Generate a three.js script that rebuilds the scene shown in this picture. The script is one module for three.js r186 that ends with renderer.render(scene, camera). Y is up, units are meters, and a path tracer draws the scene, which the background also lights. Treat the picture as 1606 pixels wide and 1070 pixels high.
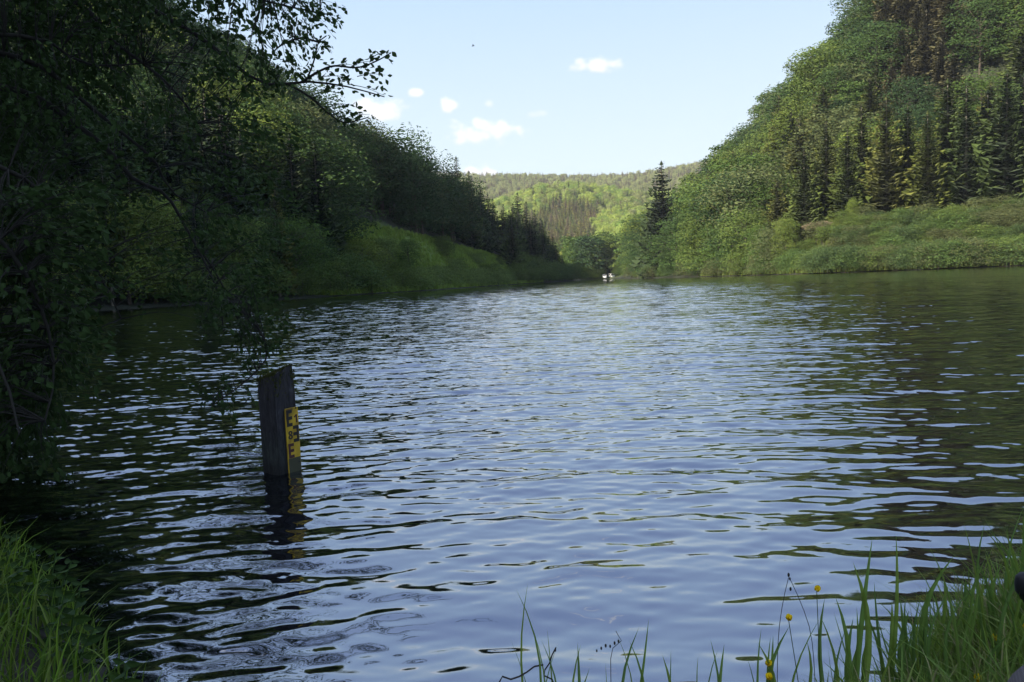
import * as THREE from 'three';
import { ImprovedNoise } from 'three/addons/math/ImprovedNoise.js';
import { mergeGeometries } from 'three/addons/utils/BufferGeometryUtils.js';
import { FontLoader } from 'three/addons/loaders/FontLoader.js';
import { TextGeometry } from 'three/addons/geometries/TextGeometry.js';

// ---------------------------------------------------------------- camera, sky, sun, exposure
const scene = new THREE.Scene();
const V3 = (x, y, z) => new THREE.Vector3(x, y, z);
const EYE = V3(0, 1.1, 0), FOCAL = 1200, PW = 1606, PH = 1070;      // focal length and frame in photo pixels
const camera = new THREE.PerspectiveCamera(2 * Math.atan(PH / 2 / FOCAL) * 180 / Math.PI, PW / PH, 0.05, 6000);
camera.rotation.order = 'YXZ';
camera.position.copy(EYE);
camera.rotation.set(-4.53 * Math.PI / 180, 0, -2.4 * Math.PI / 180);
scene.add(camera);
camera.updateMatrixWorld(true);

const SUN_DIR = V3(-0.77, 0.5, 0.5).normalize();
const sun = new THREE.DirectionalLight(new THREE.Color(1, 0.9, 0.74), 5);
sun.position.copy(SUN_DIR).multiplyScalar(900);
sun.castShadow = true; sun.shadow.radius = 1; sun.shadow.mapSize.set(4096, 4096);
Object.assign(sun.shadow.camera, { left: -420, right: 420, top: 420, bottom: -420, near: 10, far: 2400 });
scene.add(sun); scene.add(sun.target);
scene.fog = new THREE.FogExp2(new THREE.Color(.78, .86, 1), 0.00011);

function rng(a) { return () => { a |= 0; a = a + 0x6D2B79F5 | 0; let t = Math.imul(a ^ a >>> 15, 1 | a); t = t + Math.imul(t ^ t >>> 7, 61 | t) ^ t; return ((t ^ t >>> 14) >>> 0) / 4294967296; }; }
const perlin = new ImprovedNoise();
const fbm = (x, y, z = 0, o = 4) => { let s = 0, a = 0.5; for (let i = 0; i < o; i++) { s += a * perlin.noise(x, y, z); x *= 2.03; y *= 2.03; z += 7.3; a *= 0.5; } return s; };
const clamp = THREE.MathUtils.clamp, lerp = THREE.MathUtils.lerp;
const sstep = (a, b, x) => { const t = clamp((x - a) / (b - a), 0, 1); return t * t * (3 - 2 * t); };

// a point of the place seen at photo pixel (px, py), at horizontal distance t
function dirOf(px, py) { return V3((px - PW / 2) / FOCAL, (PH / 2 - py) / FOCAL, -1).applyQuaternion(camera.quaternion); }
function at(px, py, t) { const d = dirOf(px, py); return d.multiplyScalar(t / Math.hypot(d.x, d.z)).add(EYE); }
function onWater(px, py) { const d = dirOf(px, py); return d.multiplyScalar(-EYE.y / d.y).add(EYE); }
const camInv = camera.quaternion.clone().invert();
function pixelOf(p) { const v = p.clone().sub(EYE).applyQuaternion(camInv); return [PW / 2 + FOCAL * v.x / -v.z, PH / 2 - FOCAL * v.y / -v.z, -v.z]; }

function skyTexture() {
  const W = 4096, H = 2048, data = new Float32Array(W * H * 4);
  const stops = [[-90, .5, .58, .62], [0, .86, .97, 1.0], [4, .84, .965, 1.0], [10, .74, .89, 1.0], [20, .545, .735, 1.0], [35, .48, .625, .93], [55, .36, .49, .81], [90, .285, .405, .73]].map(([e, ...c]) => [e, ...c.map((v) => v / 2.1)]);
  const colOf = (e) => { let i = 1; while (i < stops.length - 1 && stops[i][0] < e) i++; const a = stops[i - 1], b = stops[i], t = clamp((e - a[0]) / (b[0] - a[0]), 0, 1); return [1, 2, 3].map((k) => lerp(a[k], b[k], t)); };
  for (let r = 0; r < H; r++) {
    const c = colOf((r + .5) / H * 180 - 90);
    const up = ((r + .5) / H - .5) * Math.PI, cu = Math.cos(up), su = Math.sin(up);
    for (let k = 0, o = r * W * 4; k < W; k++, o += 4) { const az = ((k + .5) / W - .5) * 2 * Math.PI, cs = Math.cos(az) * cu * SUN_DIR.x + su * SUN_DIR.y + Math.sin(az) * cu * SUN_DIR.z, g = up > 0 && cs > .2 ? .32 * Math.exp(-(1 - cs) * 6) + .5 * Math.exp(-(1 - cs) * 40) : 0; data[o] = c[0] + g; data[o + 1] = c[1] + g * .97; data[o + 2] = c[2] + g * .9; data[o + 3] = 1; }
  }
  const clouds = [];
  const seen = [[933, 104, 40, 15], [755, 209, 66, 25], [598, 172, 42, 22], [704, 167, 17, 14], [652, 146, 15, 8], [768, 163, 11, 7], [843, 179, 18, 7], [752, 275, 34, 20], [1165, 228, 30, 14]];
  for (const [px, py, w, h] of seen) { const d = dirOf(px, py).normalize(); clouds.push([Math.atan2(d.z, d.x), Math.asin(d.y), w / FOCAL, h / FOCAL, px === 843 ? .35 : px === 768 ? .55 : 1]); }
  const R = rng(41);
  for (let i = 0; i < 60; i++) {                                   // the same fair-weather puffs all round and overhead
    const az = -Math.PI + 2 * Math.PI * R(), el = .06 + 1.1 * Math.pow(R(), 1.1), w = .02 + .05 * R();
    if (Math.abs(az + Math.PI / 2) < .65 && el < .5) continue;
    clouds.push([az, el, w / Math.max(.35, Math.cos(el)), w * (.35 + .3 * R()), .9]);
  }
  clouds.forEach(([az, el, w, h, dens], n) => {
    const c0 = (az / (2 * Math.PI) + .5) * W, r0 = (el / Math.PI + .5) * H, cw = w * 1.5 / (2 * Math.PI) * W / 1, rh = h * 1.7 / Math.PI * H;
    for (let r = Math.floor(r0 - rh); r < r0 + rh; r++) for (let c = Math.floor(c0 - cw); c < c0 + cw; c++) {
      const u = (c + .5 - c0) / W * 2 * Math.PI / w, v = (r + .5 - r0) / H * Math.PI / h, vv = v < 0 ? v * 1.35 : v;
      const k = u * w * 60, l = v * h * 60;
      const d = 1 - (u * u + vv * vv) + 1.9 * fbm(k * .8 + n * 5.1, l * 1.1, n * 3.7, 6) - .1;
      const a = sstep(-.1, 1.05, d) * dens;
      if (a <= 0) continue;
      const o = (clamp(r, 0, H - 1) * W + ((c % W) + W) % W) * 4, lit = .93 + .12 * clamp(v + .5, 0, 1);
      data[o] = lerp(data[o], .52 * lit, a); data[o + 1] = lerp(data[o + 1], .51 * lit, a); data[o + 2] = lerp(data[o + 2], .515 * lit, a);
    }
  });
  const t = new THREE.DataTexture(data, W, H, THREE.RGBAFormat, THREE.FloatType);
  t.mapping = THREE.EquirectangularReflectionMapping; t.magFilter = THREE.LinearFilter; t.needsUpdate = true;
  return t;
}
scene.background = scene.environment = skyTexture();

const renderer = new THREE.WebGLRenderer({ antialias: true });
renderer.setSize(1024, 682);
renderer.toneMapping = THREE.LinearToneMapping;
renderer.toneMappingExposure = 2.25;
renderer.shadowMap.enabled = true;

// ---------------------------------------------------------------- naming helpers
const used = new Map();
function numbered(name) { const n = used.get(name) ?? 0; used.set(name, n + 1); return n ? `${name}_${String(n).padStart(3, '0')}` : name; }
function tag(o, label, category, group, kind) {
  if (label) o.userData.label = label;
  if (category) o.userData.category = category;
  if (group) o.userData.group = group;
  if (kind) o.userData.kind = kind;
  return o;
}
function thing(name, label, category, pos, group, turn = 0) {
  const g = new THREE.Group(); g.name = numbered(name); g.position.copy(pos); g.rotation.y = turn; scene.add(g);
  return tag(g, label, category, group);
}
function mesh(name, geo, mat, parent = scene) {
  const m = new THREE.Mesh(geo, mat); m.name = parent === scene ? numbered(name) : name; m.castShadow = m.receiveShadow = true; parent.add(m); return m;
}
const ORD = ['first', 'second', 'third', 'fourth', 'fifth', 'sixth', 'seventh', 'eighth', 'ninth', 'tenth', 'eleventh', 'twelfth', 'thirteenth', 'fourteenth', 'fifteenth', 'sixteenth', 'seventeenth', 'eighteenth', 'nineteenth', 'twentieth'];

// ---------------------------------------------------------------- textures
function noiseTexture(size, fn, srgb) {
  const d = new Uint8Array(size * size * 4);
  for (let y = 0; y < size; y++) for (let x = 0; x < size; x++) { const c = fn(x / size, y / size), o = (y * size + x) * 4; d[o] = clamp(c[0], 0, 1) * 255; d[o + 1] = clamp(c[1], 0, 1) * 255; d[o + 2] = clamp(c[2], 0, 1) * 255; d[o + 3] = 255; }
  const t = new THREE.DataTexture(d, size, size); t.wrapS = t.wrapT = THREE.RepeatWrapping; t.magFilter = THREE.LinearFilter; if (srgb) t.colorSpace = THREE.SRGBColorSpace; t.needsUpdate = true;
  return t;
}
const tileNoise = (u, v, f, seed) => {          // tileable noise: a torus walk through perlin space
  const a = u * 2 * Math.PI, b = v * 2 * Math.PI, r = f / (2 * Math.PI);
  return perlin.noise(r * Math.cos(a) + seed, r * Math.sin(a) + r * Math.cos(b) * .7, r * Math.sin(b) + seed * .3);
};

// ---------------------------------------------------------------- the lake's outline and the lie of the land
const LAKE = [[-110, -48], [-42, -20], [-14, -8.5], [-6, -5.3], [-4, -4.3], [-2.8, -3.6], [-2.1, -3.1], [-1.6, -2.65], [-1.15, -2.1], [-.9, -1.75], [-.6, -1.58], [.3, -1.56], [.8, -1.68], [1.0, -1.9], [1.35, -2.25], [2, -2.6], [4, -3.2], [10, -4], [34, -10], [85, -24], [150, -52],
  [142, -82], [108, -109], [88, -121], [70, -127], [54, -136], [49, -168], [43, -218], [41, -262], [45, -310], [47, -352], [28, -352], [25, -293], [13, -240], [0, -188], [-14, -120], [-22, -95], [-29, -76], [-37, -60], [-60, -56], [-110, -66]];
function shore(x, z) {                                            // signed distance to the water's edge, positive on land
  let best = 1e9, inside = false;
  for (let i = 0, j = LAKE.length - 1; i < LAKE.length; j = i++) {
    const [ax, az] = LAKE[j], [bx, bz] = LAKE[i], dx = bx - ax, dz = bz - az;
    const t = clamp(((x - ax) * dx + (z - az) * dz) / (dx * dx + dz * dz), 0, 1), ex = x - ax - t * dx, ez = z - az - t * dz;
    best = Math.min(best, ex * ex + ez * ez);
    if ((az > z) !== (bz > z) && x < (bx - ax) * (z - az) / (bz - az) + ax) inside = !inside;
  }
  return (inside ? -1 : 1) * Math.sqrt(best);
}
const HILL = [];                                                   // [x, z, height] that the land passes through
const ctl = (px, py, t, tree = 0) => { const p = at(px, py, t); HILL.push([p.x, p.z, Math.max(.2, p.y - tree)]); };
for (let i = 0; i < LAKE.length; i++) { const [x, z] = LAKE[i], [a, b] = LAKE[(i + 1) % LAKE.length], far = Math.hypot(x, z) > 30; HILL.push([x, z, 0]); if (far) HILL.push([(x + a) / 2, (z + b) / 2, 0]); }
for (const [x, z] of [[0, 4], [12, 8], [-10, 6], [20, -110], [0, -70], [35, -180], [36, -290], [80, -70]]) HILL.push([x, z, .1]);
// left hill: crest, falling to a spur near the lake's far end
for (const c of [[-120, -250, 175, 13], [60, -70, 190, 13], [200, 5, 200, 13], [300, 60, 215, 13], [430, 128, 240, 20], [500, 168, 262, 20], [590, 208, 285, 20], [680, 262, 310, 20], [760, 305, 330, 20], [805, 345, 338, 19], [850, 383, 335, 13], [900, 420, 326, 9]]) ctl(...c);
for (const c of [[200, -30, 340], [430, 150, 380], [590, 240, 420], [700, 350, 450], [800, 418, 460], [880, 425, 440]]) ctl(...c, 14);
for (const c of [[640, 372, 150], [690, 388, 158], [770, 404, 215], [560, 390, 132], [430, 420, 108], [740, 412, 190], [660, 420, 135]]) ctl(...c);
for (const p of [[-150, 70, 112], [-110, 85, 98], [-170, 10, 105], [-95, 25, 46], [-80, -10, 26], [-45, 10, 8], [-130, -60, 72], [-150, -180, 104], [-210, -140, 132], [-185, -80, 118], [-270, -220, 140], [-130, -300, 56], [-180, -330, 70], [-90, -340, 50], [-260, 40, 140], [-200, 160, 100], [-60, 110, 55], [-90, -72, 22], [-62, -72, 9]]) HILL.push(p);  // mostly out of view; heights raised to shade the left slope and foreground
// right hill: steep bank, shelf with the spruce row, then slope
for (const c of [[1250, 362, 166], [1290, 349, 167], [1360, 346, 169], [1450, 337, 169], [1530, 335, 169], [1610, 327, 171], [1700, 315, 173], [1180, 395, 180], [1120, 408, 197], [1300, 338, 182], [1450, 325, 184], [1600, 312, 186]]) ctl(...c);
for (const c of [[1900, -400, 250, 16], [1750, -360, 250, 16], [1600, -270, 255, 16], [1450, -110, 245, 16], [1372, 3, 236, 20], [1300, 58, 232, 20], [1250, 98, 230, 20], [1222, 205, 234, 19], [1170, 272, 246, 19], [1090, 318, 262, 17], [1000, 372, 268, 12], [968, 422, 305, 6]]) ctl(...c);
for (const c of [[1450, 170, 205, 16], [1600, 150, 205, 16], [1300, 230, 205, 15]]) ctl(...c);
for (const c of [[1600, -60, 400], [1350, 60, 400], [1200, 180, 400], [1100, 300, 400], [1010, 400, 400]]) ctl(...c, 14);
for (const p of [[240, -60, 60], [220, 40, 20], [300, -150, 110], [120, 60, 6], [400, 0, 90]]) HILL.push(p);
// valley floor, the sunlit hill across its end, the ridge behind
for (const c of [[930, 431, 395], [960, 430, 400], [900, 430, 420], [990, 424, 420]]) ctl(...c);
for (const c of [[850, 400, 540, 8], [920, 415, 500, 6], [790, 380, 560, 9], [985, 405, 520, 8], [850, 350, 690, 10], [930, 352, 700, 10], [1010, 350, 700, 10], [760, 345, 720, 10], [850, 291, 880, 12], [890, 287, 900, 12], [940, 292, 890, 12], [990, 305, 870, 12], [1050, 330, 840, 12], [790, 312, 860, 12], [740, 340, 850, 12], [680, 370, 850, 12]]) ctl(...c);
for (const c of [[400, 230, 1450, 8], [600, 268, 1450, 8], [745, 290, 1420, 8], [800, 279, 1450, 8], [880, 280, 1500, 8], [1000, 280, 1500, 8], [1060, 268, 1450, 8], [1130, 256, 1400, 8], [1250, 235, 1400, 8], [1500, 180, 1400, 8], [150, 200, 1300, 8]]) ctl(...c);
for (const c of [[850, 320, 1120], [1000, 318, 1120], [1150, 320, 1100], [700, 340, 1120]]) ctl(...c);
for (const p of [[-700, -300, 220], [700, -300, 220], [-900, 200, 200], [900, 200, 180], [0, 300, 10], [-300, 500, 120], [300, 500, 100], [0, -2000, 260], [-1200, -1600, 300], [1200, -1600, 300]]) HILL.push(p);
const RBF = (() => {
  const n = HILL.length, A = HILL.map((p, i) => [...HILL.map((q, j) => Math.hypot(p[0] - q[0], p[1] - q[1]) + (i === j ? .6 : 0)), 1, p[2]]);
  A.push([...Array(n).fill(1), 0, 0]);
  const m = n + 1;
  for (let i = 0; i < m; i++) {
    let k = i; for (let r = i + 1; r < m; r++) if (Math.abs(A[r][i]) > Math.abs(A[k][i])) k = r;
    [A[i], A[k]] = [A[k], A[i]];
    for (let r = i + 1; r < m; r++) { const f = A[r][i] / A[i][i]; if (f) for (let c = i; c <= m; c++) A[r][c] -= f * A[i][c]; }
  }
  const w = Array(m).fill(0);
  for (let i = m - 1; i >= 0; i--) { let s = A[i][m]; for (let c = i + 1; c < m; c++) s -= A[i][c] * w[c]; w[i] = s / A[i][i]; }
  return w;
})();
function hill(x, z) { let s = RBF[HILL.length]; for (let i = 0; i < HILL.length; i++) { const dx = x - HILL[i][0], dz = z - HILL[i][1]; s += RBF[i] * Math.sqrt(dx * dx + dz * dz); } return s; }
function land(x, z, d = shore(x, z)) {
  if (d <= 0) return -Math.min(1.6, .05 - d * .5);
  const r = Math.hypot(x, z), lump = r < 60 ? .05 * fbm(x * .9, z * .9, 3) * sstep(.1, .6, d) : 1.6 * fbm(x * .03, z * .03, 1) * sstep(6, 40, d);
  return .2 * sstep(0, .3, d) + Math.min(.03 * d, .3) + Math.max(0, hill(x, z)) * sstep(0, 12, d) * (r < 12 ? r / 12 : 1) + lump;
}

const isMeadow = (x, y, z) => { if (z > -100 || z < -260 || x > 22) return false; const q = pixelOf(V3(x, y, z)); return q[0] > 548 + 12 * Math.sin(z * .2) && q[0] < 800 && q[1] > lerp(360, 403, (q[0] - 620) / 165); };
// ---------------------------------------------------------------- terrain, one sheet to the horizon
{
  const N = 330, xs = [], zs = [];
  for (let i = 0; i <= N; i++) { const u = (i / N * 2 - 1) * 6.9; xs.push(2 * Math.sinh(u)); zs.push(-2 + 2 * Math.sinh(-3.6 - 3.9 + (i / N) * 0 + 0) * 0); }
  for (let i = 0; i <= N; i++) { const u = lerp(-7.55, 5.6, i / N); zs[i] = -2 + 2 * Math.sinh(u); }
  const pos = [], col = [], uv = [], idx = [];
  for (let j = 0; j <= N; j++) for (let i = 0; i <= N; i++) {
    const x = xs[i], z = zs[j], d = shore(x, z), y = land(x, z, d);
    pos.push(x, y, z); uv.push(x / 1.7, z / 1.7);
    const n = fbm(x * .02, z * .02, 9), m = fbm(x * .4, z * .4, 2);
    let c = [.024 + .01 * n, .032 + .012 * n, .014];                                  // forest floor
    const p = pixelOf(V3(x, y, z));
    if (d > 0 && Math.hypot(x, z) < 30) c = [.03 + .02 * m, .026 + .016 * m, .016];   // trodden earth
    if (d <= .12) c = [.035, .032, .022];
    if (d > 1 && isMeadow(x, y, z)) { const g = .145 + .05 * n + .04 * fbm(x * .15, z * .15, 5); c = [g * 1.15, g * 1.75, g * .3]; }   // the meadow
    if (x > 45 && z < -100 && z > -200 && y < 15 && d > 3) { const g = .06 + .04 * n; c = [g * 1.05, g * 1.1, g * .5]; }
    if (z < -352 && y < 6) { c = [.11, .15, .045]; }
    if (z < -352 && d < 7 && x < 33) c = [.35, .33, .27];
    if (z < -430) c = [.07 + .02 * n, .085 + .02 * n, .03];
    col.push(...c);
  }
  for (let j = 0; j < N; j++) for (let i = 0; i < N; i++) { const a = j * (N + 1) + i, b = a + 1, c = a + N + 1, d = c + 1; idx.push(a, c, b, b, c, d); }
  const g = new THREE.BufferGeometry();
  g.setAttribute('position', new THREE.Float32BufferAttribute(pos, 3)); g.setAttribute('color', new THREE.Float32BufferAttribute(col, 3)); g.setAttribute('uv', new THREE.Float32BufferAttribute(uv, 2)); g.setIndex(idx); g.computeVertexNormals();
  const nt = noiseTexture(256, (u, v) => { const k = .8 + .5 * tileNoise(u, v, 9, 1) + .45 * tileNoise(u, v, 31, 2); return [k, k, k]; });
  const m = new THREE.MeshStandardMaterial({ vertexColors: true, map: nt, bumpMap: nt, bumpScale: .03, roughness: .95 });
  tag(mesh('ground', g, m), 'grassy shores and valley sides around the lake', null, null, 'structure');
}

// ---------------------------------------------------------------- water
{
  const R = rng(7), waves = [];
  for (let i = 0; i < 64; i++) {
    const k = i / 63, L = .09 * Math.pow(12, Math.pow(k, 1.2)) * (.93 + .14 * R());
    const gauss = (R() + R() + R() + R() - 2) * .87, th = gauss * lerp(.8, .26, Math.pow(k, .6)) + (i % 5 === 0 ? .25 : -.04);
    const K = 2 * Math.PI / L, slope = .0185 * (L < .3 ? 1.12 : L > .75 ? .52 : 1.05);
    waves.push({ kx: K * Math.sin(th), kz: K * Math.cos(th), L, a: slope / K, ph: R() * 6.283 });
  }
  const pos = [], nor = [], uv = [], idx = [], NX = 400;
  const zs = []; for (let z = -.9; z > -356;) { zs.push(z); z -= clamp(-z * .0034, .012, 1); }
  zs.forEach((z) => {
    const hw = 2.4 * -z + 8, dz = clamp(-z * .0034, .012, 1);
    for (let i = 0; i <= NX; i++) {
      const u = i / NX * 2 - 1, x = hw * (.3 * u + .7 * u * u * u);
      const gust = .95 + .55 * fbm(x * .05 + 3, z * .035, 4, 3) + .35 * fbm(x * .35, z * .25, 8, 2), calm = (.66 + .34 * sstep(2, 7, -z) + .75 * sstep(12, 70, -z)) * (1 - .5 * sstep(.22, .6, x / (9 - z)) - .2 * sstep(26, 56, x));
      let y = 0, sx = 0, sz = 0;
      for (const w of waves) {
        const keep = clamp(w.L / dz / 2 - .4, 0, 1); if (!keep) continue;
        const p = w.kx * x + w.kz * z + w.ph, s = Math.sin(p), c = Math.cos(p), A = w.a * keep;
        y += A * (s + .18 * Math.cos(2 * p)); const dd = A * (c - .36 * Math.sin(2 * p)); sx += dd * w.kx; sz += dd * w.kz;
      }
      const G = gust * calm;
      pos.push(x, y * G, z); const l = 1 / Math.hypot(sx * G, 1, sz * G); nor.push(-sx * G * l, l, -sz * G * l); uv.push(x / 2.6, z / 2.6);
    }
  });
  for (let j = 0; j < zs.length - 1; j++) for (let i = 0; i < NX; i++) { const a = j * (NX + 1) + i, b = a + 1, c = a + NX + 1, d = c + 1; idx.push(a, b, c, b, d, c); }
  const g = new THREE.BufferGeometry();
  g.setAttribute('position', new THREE.Float32BufferAttribute(pos, 3)); g.setAttribute('normal', new THREE.Float32BufferAttribute(nor, 3)); g.setAttribute('uv', new THREE.Float32BufferAttribute(uv, 2)); g.setIndex(idx);
  const S = 512, H = new Float32Array(S * S), rip = [];
  for (let i = 0; i < 46; i++) { let fx, fz; do { fx = Math.round((R() - .5) * 34); fz = Math.round(8 + R() * 30); } while (Math.hypot(fx, fz) > 40 || Math.abs(fx) > fz); rip.push([fx, fz, R() * 6.283, 1 / Math.hypot(fx, fz)]); }
  const d = new Uint8Array(S * S * 4);
  for (let y = 0; y < S; y++) for (let x = 0; x < S; x++) {
    let sx = 0, sz = 0; for (const [fx, fz, ph, a] of rip) { const c = Math.cos(2 * Math.PI * (fx * x + fz * y) / S + ph) * a * .0105; sx += c * fx; sz += c * fz; }
    const l = 1 / Math.hypot(sx, sz, 1), o = (y * S + x) * 4; d[o] = (-sx * l * .5 + .5) * 255; d[o + 1] = (-sz * l * .5 + .5) * 255; d[o + 2] = (l * .5 + .5) * 255; d[o + 3] = 255;
  }
  const nm = new THREE.DataTexture(d, S, S); nm.wrapS = nm.wrapT = THREE.RepeatWrapping; nm.magFilter = THREE.LinearFilter; nm.needsUpdate = true;
  const m = new THREE.MeshPhysicalMaterial({ color: new THREE.Color().setRGB(.29, .32, .38), metalness: 1, roughness: .03, normalMap: nm, normalScale: new THREE.Vector2(.6, .6) });
  tag(mesh('water', g, m), 'rippled dark blue lake reflecting the sky and hills', null, null, 'structure');
}

// ---------------------------------------------------------------- foliage building blocks
class Tris {
  constructor() { this.p = []; this.c = []; }
  tri(a, b, c, k) { this.p.push(a.x, a.y, a.z, b.x, b.y, b.z, c.x, c.y, c.z); for (let i = 0; i < 3; i++) this.c.push(k[0], k[1], k[2]); }
  quad(a, b, c, d, k) { this.tri(a, b, c, k); this.tri(a, c, d, k); }
  geo() { const g = new THREE.BufferGeometry(); g.setAttribute('position', new THREE.Float32BufferAttribute(this.p, 3)); g.setAttribute('color', new THREE.Float32BufferAttribute(this.c, 3)); g.computeVertexNormals(); return g; }
}
const unit = (R) => { const z = 2 * R() - 1, a = 6.283 * R(), r = Math.sqrt(1 - z * z); return V3(r * Math.cos(a), z, r * Math.sin(a)); };
function card(T, R, p, out, size, shade) {                           // a spray of leaves: a kinked diamond roughly facing outwards
  const n = out.clone().add(unit(R).multiplyScalar(.55)).normalize(), a = V3(0, 1, 0).addScaledVector(unit(R), .8).cross(n).normalize(), b = n.clone().cross(a);
  const s = size * (.6 + .8 * R()), w = s * (.38 + .3 * R());
  const q0 = p.clone().addScaledVector(a, -s * .5), q2 = p.clone().addScaledVector(a, s * .5).addScaledVector(n, -s * .15), q1 = p.clone().addScaledVector(b, w * .5).addScaledVector(n, s * .12), q3 = p.clone().addScaledVector(b, -w * .5).addScaledVector(n, s * .12);
  const k = shade * (.72 + .56 * R()), y = .9 + .2 * R();
  T.quad(q0, q1, q2, q3, [k * y, k, k * (1.9 - y)]);
}
function trunkInto(T, R, h, r0, lean, shade) {
  const N = 6, S = 5, ring = (k) => { const t = k / N, y = h * t, r = r0 * (1 - t * .85), cx = lean * t * t * h, o = []; for (let i = 0; i < S; i++) o.push(V3(cx + r * Math.cos(i / S * 6.283), y, r * Math.sin(i / S * 6.283))); return o; };
  for (let k = 0; k < N; k++) { const a = ring(k), b = ring(k + 1); for (let i = 0; i < S; i++) { const j = (i + 1) % S; T.quad(a[i], a[j], b[j], b[i], shade); } }
}
// a broadleaf crown for a tree of height 1: lumps of leaf sprays round a few limbs
function broadleaf(seed, lumps, cards, size, wide, low) {
  const R = rng(seed), T = new Tris(), K = new Tris();
  trunkInto(K, R, .8, .016, .06 * (R() - .5), [1, 1, 1]);
  for (let i = 0; i < lumps; i++) {
    const t = (i + .5) / lumps, y = low + (1 - low) * (.12 + .78 * t), prof = Math.sqrt(Math.max(0, 1 - Math.pow((y - (low + .42 * (1 - low))) / (.62 * (1 - low)), 2)));
    const a = i * 2.4 + R(), rr = wide * prof * (.35 + .55 * R()), c = V3(rr * Math.cos(a), y, rr * Math.sin(a)), rad = (.125 + .085 * R()) * (1 - low * .4) * (wide / .3), sh = .8 + .4 * R();
    K.quad(V3(.006, y * .72, 0), V3(-.006, y * .72, 0), c.clone().add(V3(-.003, 0, 0)), c.clone().add(V3(.003, 0, 0)), [1, 1, 1]);
    for (let n = 0; n < cards / lumps; n++) { const o = unit(R); if (o.y < -.35) o.y *= -.5; const q = c.clone().add(V3(o.x * rad, o.y * rad * .82, o.z * rad).multiplyScalar(.55 + .5 * Math.sqrt(R()))); card(T, R, q, o, size, sh); }
  }
  return [T.geo(), K.geo()];
}
// a spruce of height 1: whorls of drooping boughs, each with hanging side sprays
function spruce(seed, whorls, boughs, wide, low, thin = 0) {
  const R = rng(seed), T = new Tris(), K = new Tris();
  trunkInto(K, R, .98, .013, 0, [1, 1, 1]);
  for (let i = 0; i < whorls; i++) {
    const t = Math.pow(i / whorls, .92), y = low + (1 - low) * t, L0 = wide * Math.pow(1 - t, .74) * (t < .1 ? .75 + 2.5 * t : 1) + .008;
    for (let b = 0; b < boughs; b++) {
      if (R() < thin) continue;
      const a = (b + R() * .7 + i * .37) / boughs * 6.283, L = L0 * (.45 + .75 * R()), d = V3(Math.cos(a), 0, Math.sin(a)), s = V3(-d.z, 0, d.x), sh = .68 + .6 * R();
      const y0 = y + .02 * (R() - .5), drop = -.36 + .3 * t, P = (k) => d.clone().multiplyScalar(L * k).setY(y0 + L * (drop * k + .28 * k * k * (1 - t * .5)));
      const n = L > .06 ? 3 : 2;
      for (let k = 0; k < n; k++) {
        const p = P(k / n), q = P((k + 1) / n), w = L * .3 * (1.15 - k / n) * (.7 + .6 * R()), mid = p.clone().lerp(q, .35 + .3 * R()), hang = L * .14 * (.5 + R());
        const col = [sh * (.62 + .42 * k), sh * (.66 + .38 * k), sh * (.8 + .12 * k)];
        T.tri(p, q, mid.clone().addScaledVector(s, w).add(V3(0, -hang, 0)), col);
        T.tri(q, p, mid.clone().addScaledVector(s, -w).add(V3(0, -hang, 0)), col);
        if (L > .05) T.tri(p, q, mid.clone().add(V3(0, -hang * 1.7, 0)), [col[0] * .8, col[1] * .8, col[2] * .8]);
      }
    }
  }
  const top = V3(0, 1, 0); for (let i = 0; i < 4; i++) { const a = i * 1.57, p = V3(.012 * Math.cos(a), .955, .012 * Math.sin(a)); T.tri(top, p, V3(-p.z, .965, p.x), [.9, .9, .9]); }
  return [T.geo(), K.geo()];
}
const leafy = (r, g, b, tr = .28) => new THREE.MeshPhysicalMaterial({ color: new THREE.Color().setRGB(r, g, b), vertexColors: true, roughness: .75, transmission: tr, thickness: 0, ior: 1.25, specularIntensity: .35, side: THREE.DoubleSide });
const bark = new THREE.MeshStandardMaterial({ color: new THREE.Color().setRGB(.075, .06, .045), roughness: .95, side: THREE.DoubleSide });
const paleBark = new THREE.MeshStandardMaterial({ color: new THREE.Color().setRGB(.16, .145, .115), roughness: .95, side: THREE.DoubleSide });

const BROAD = [1, 2, 3, 4, 5, 6].map((s) => broadleaf(100 + s, 24 + 3 * (s % 3), 6400, .025, .29 + .035 * (s % 3), s % 2 ? .08 : -.02));
const BROAD_LOW = [1, 2, 3].map((s) => broadleaf(140 + s, 18, 2400, .042, .31, .1));
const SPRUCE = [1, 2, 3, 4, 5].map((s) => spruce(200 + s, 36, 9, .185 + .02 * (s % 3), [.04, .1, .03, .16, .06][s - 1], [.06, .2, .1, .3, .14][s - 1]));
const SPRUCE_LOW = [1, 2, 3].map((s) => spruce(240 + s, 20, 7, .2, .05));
const SHRUB = [1, 2, 3, 4, 5].map((s) => broadleaf(300 + s, 15, 3300, .05, .6, -.05));
const TONE = {
  broad: [[0.086, 0.143, 0.038], [0.064, 0.111, 0.036], [0.121, 0.173, 0.047], [0.048, 0.089, 0.038], [0.143, 0.193, 0.047], [0.116, 0.143, 0.063]],
  spruce: [[.05, .075, .03], [.062, .085, .028], [.078, .095, .03], [.036, .055, .03], [.095, .105, .036]],
  dead: [[.1, .09, .058], [.088, .085, .055]],
  shrub: [[0.083, 0.135, 0.042], [0.075, 0.117, 0.047], [0.105, 0.152, 0.042], [0.099, 0.117, 0.053], [0.154, 0.216, 0.068]],  // last tone is lightened to offset the shade on the left shore
};
const MATS = Object.fromEntries(Object.entries(TONE).map(([k, v]) => [k, v.map((c) => leafy(...c))]));

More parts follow.
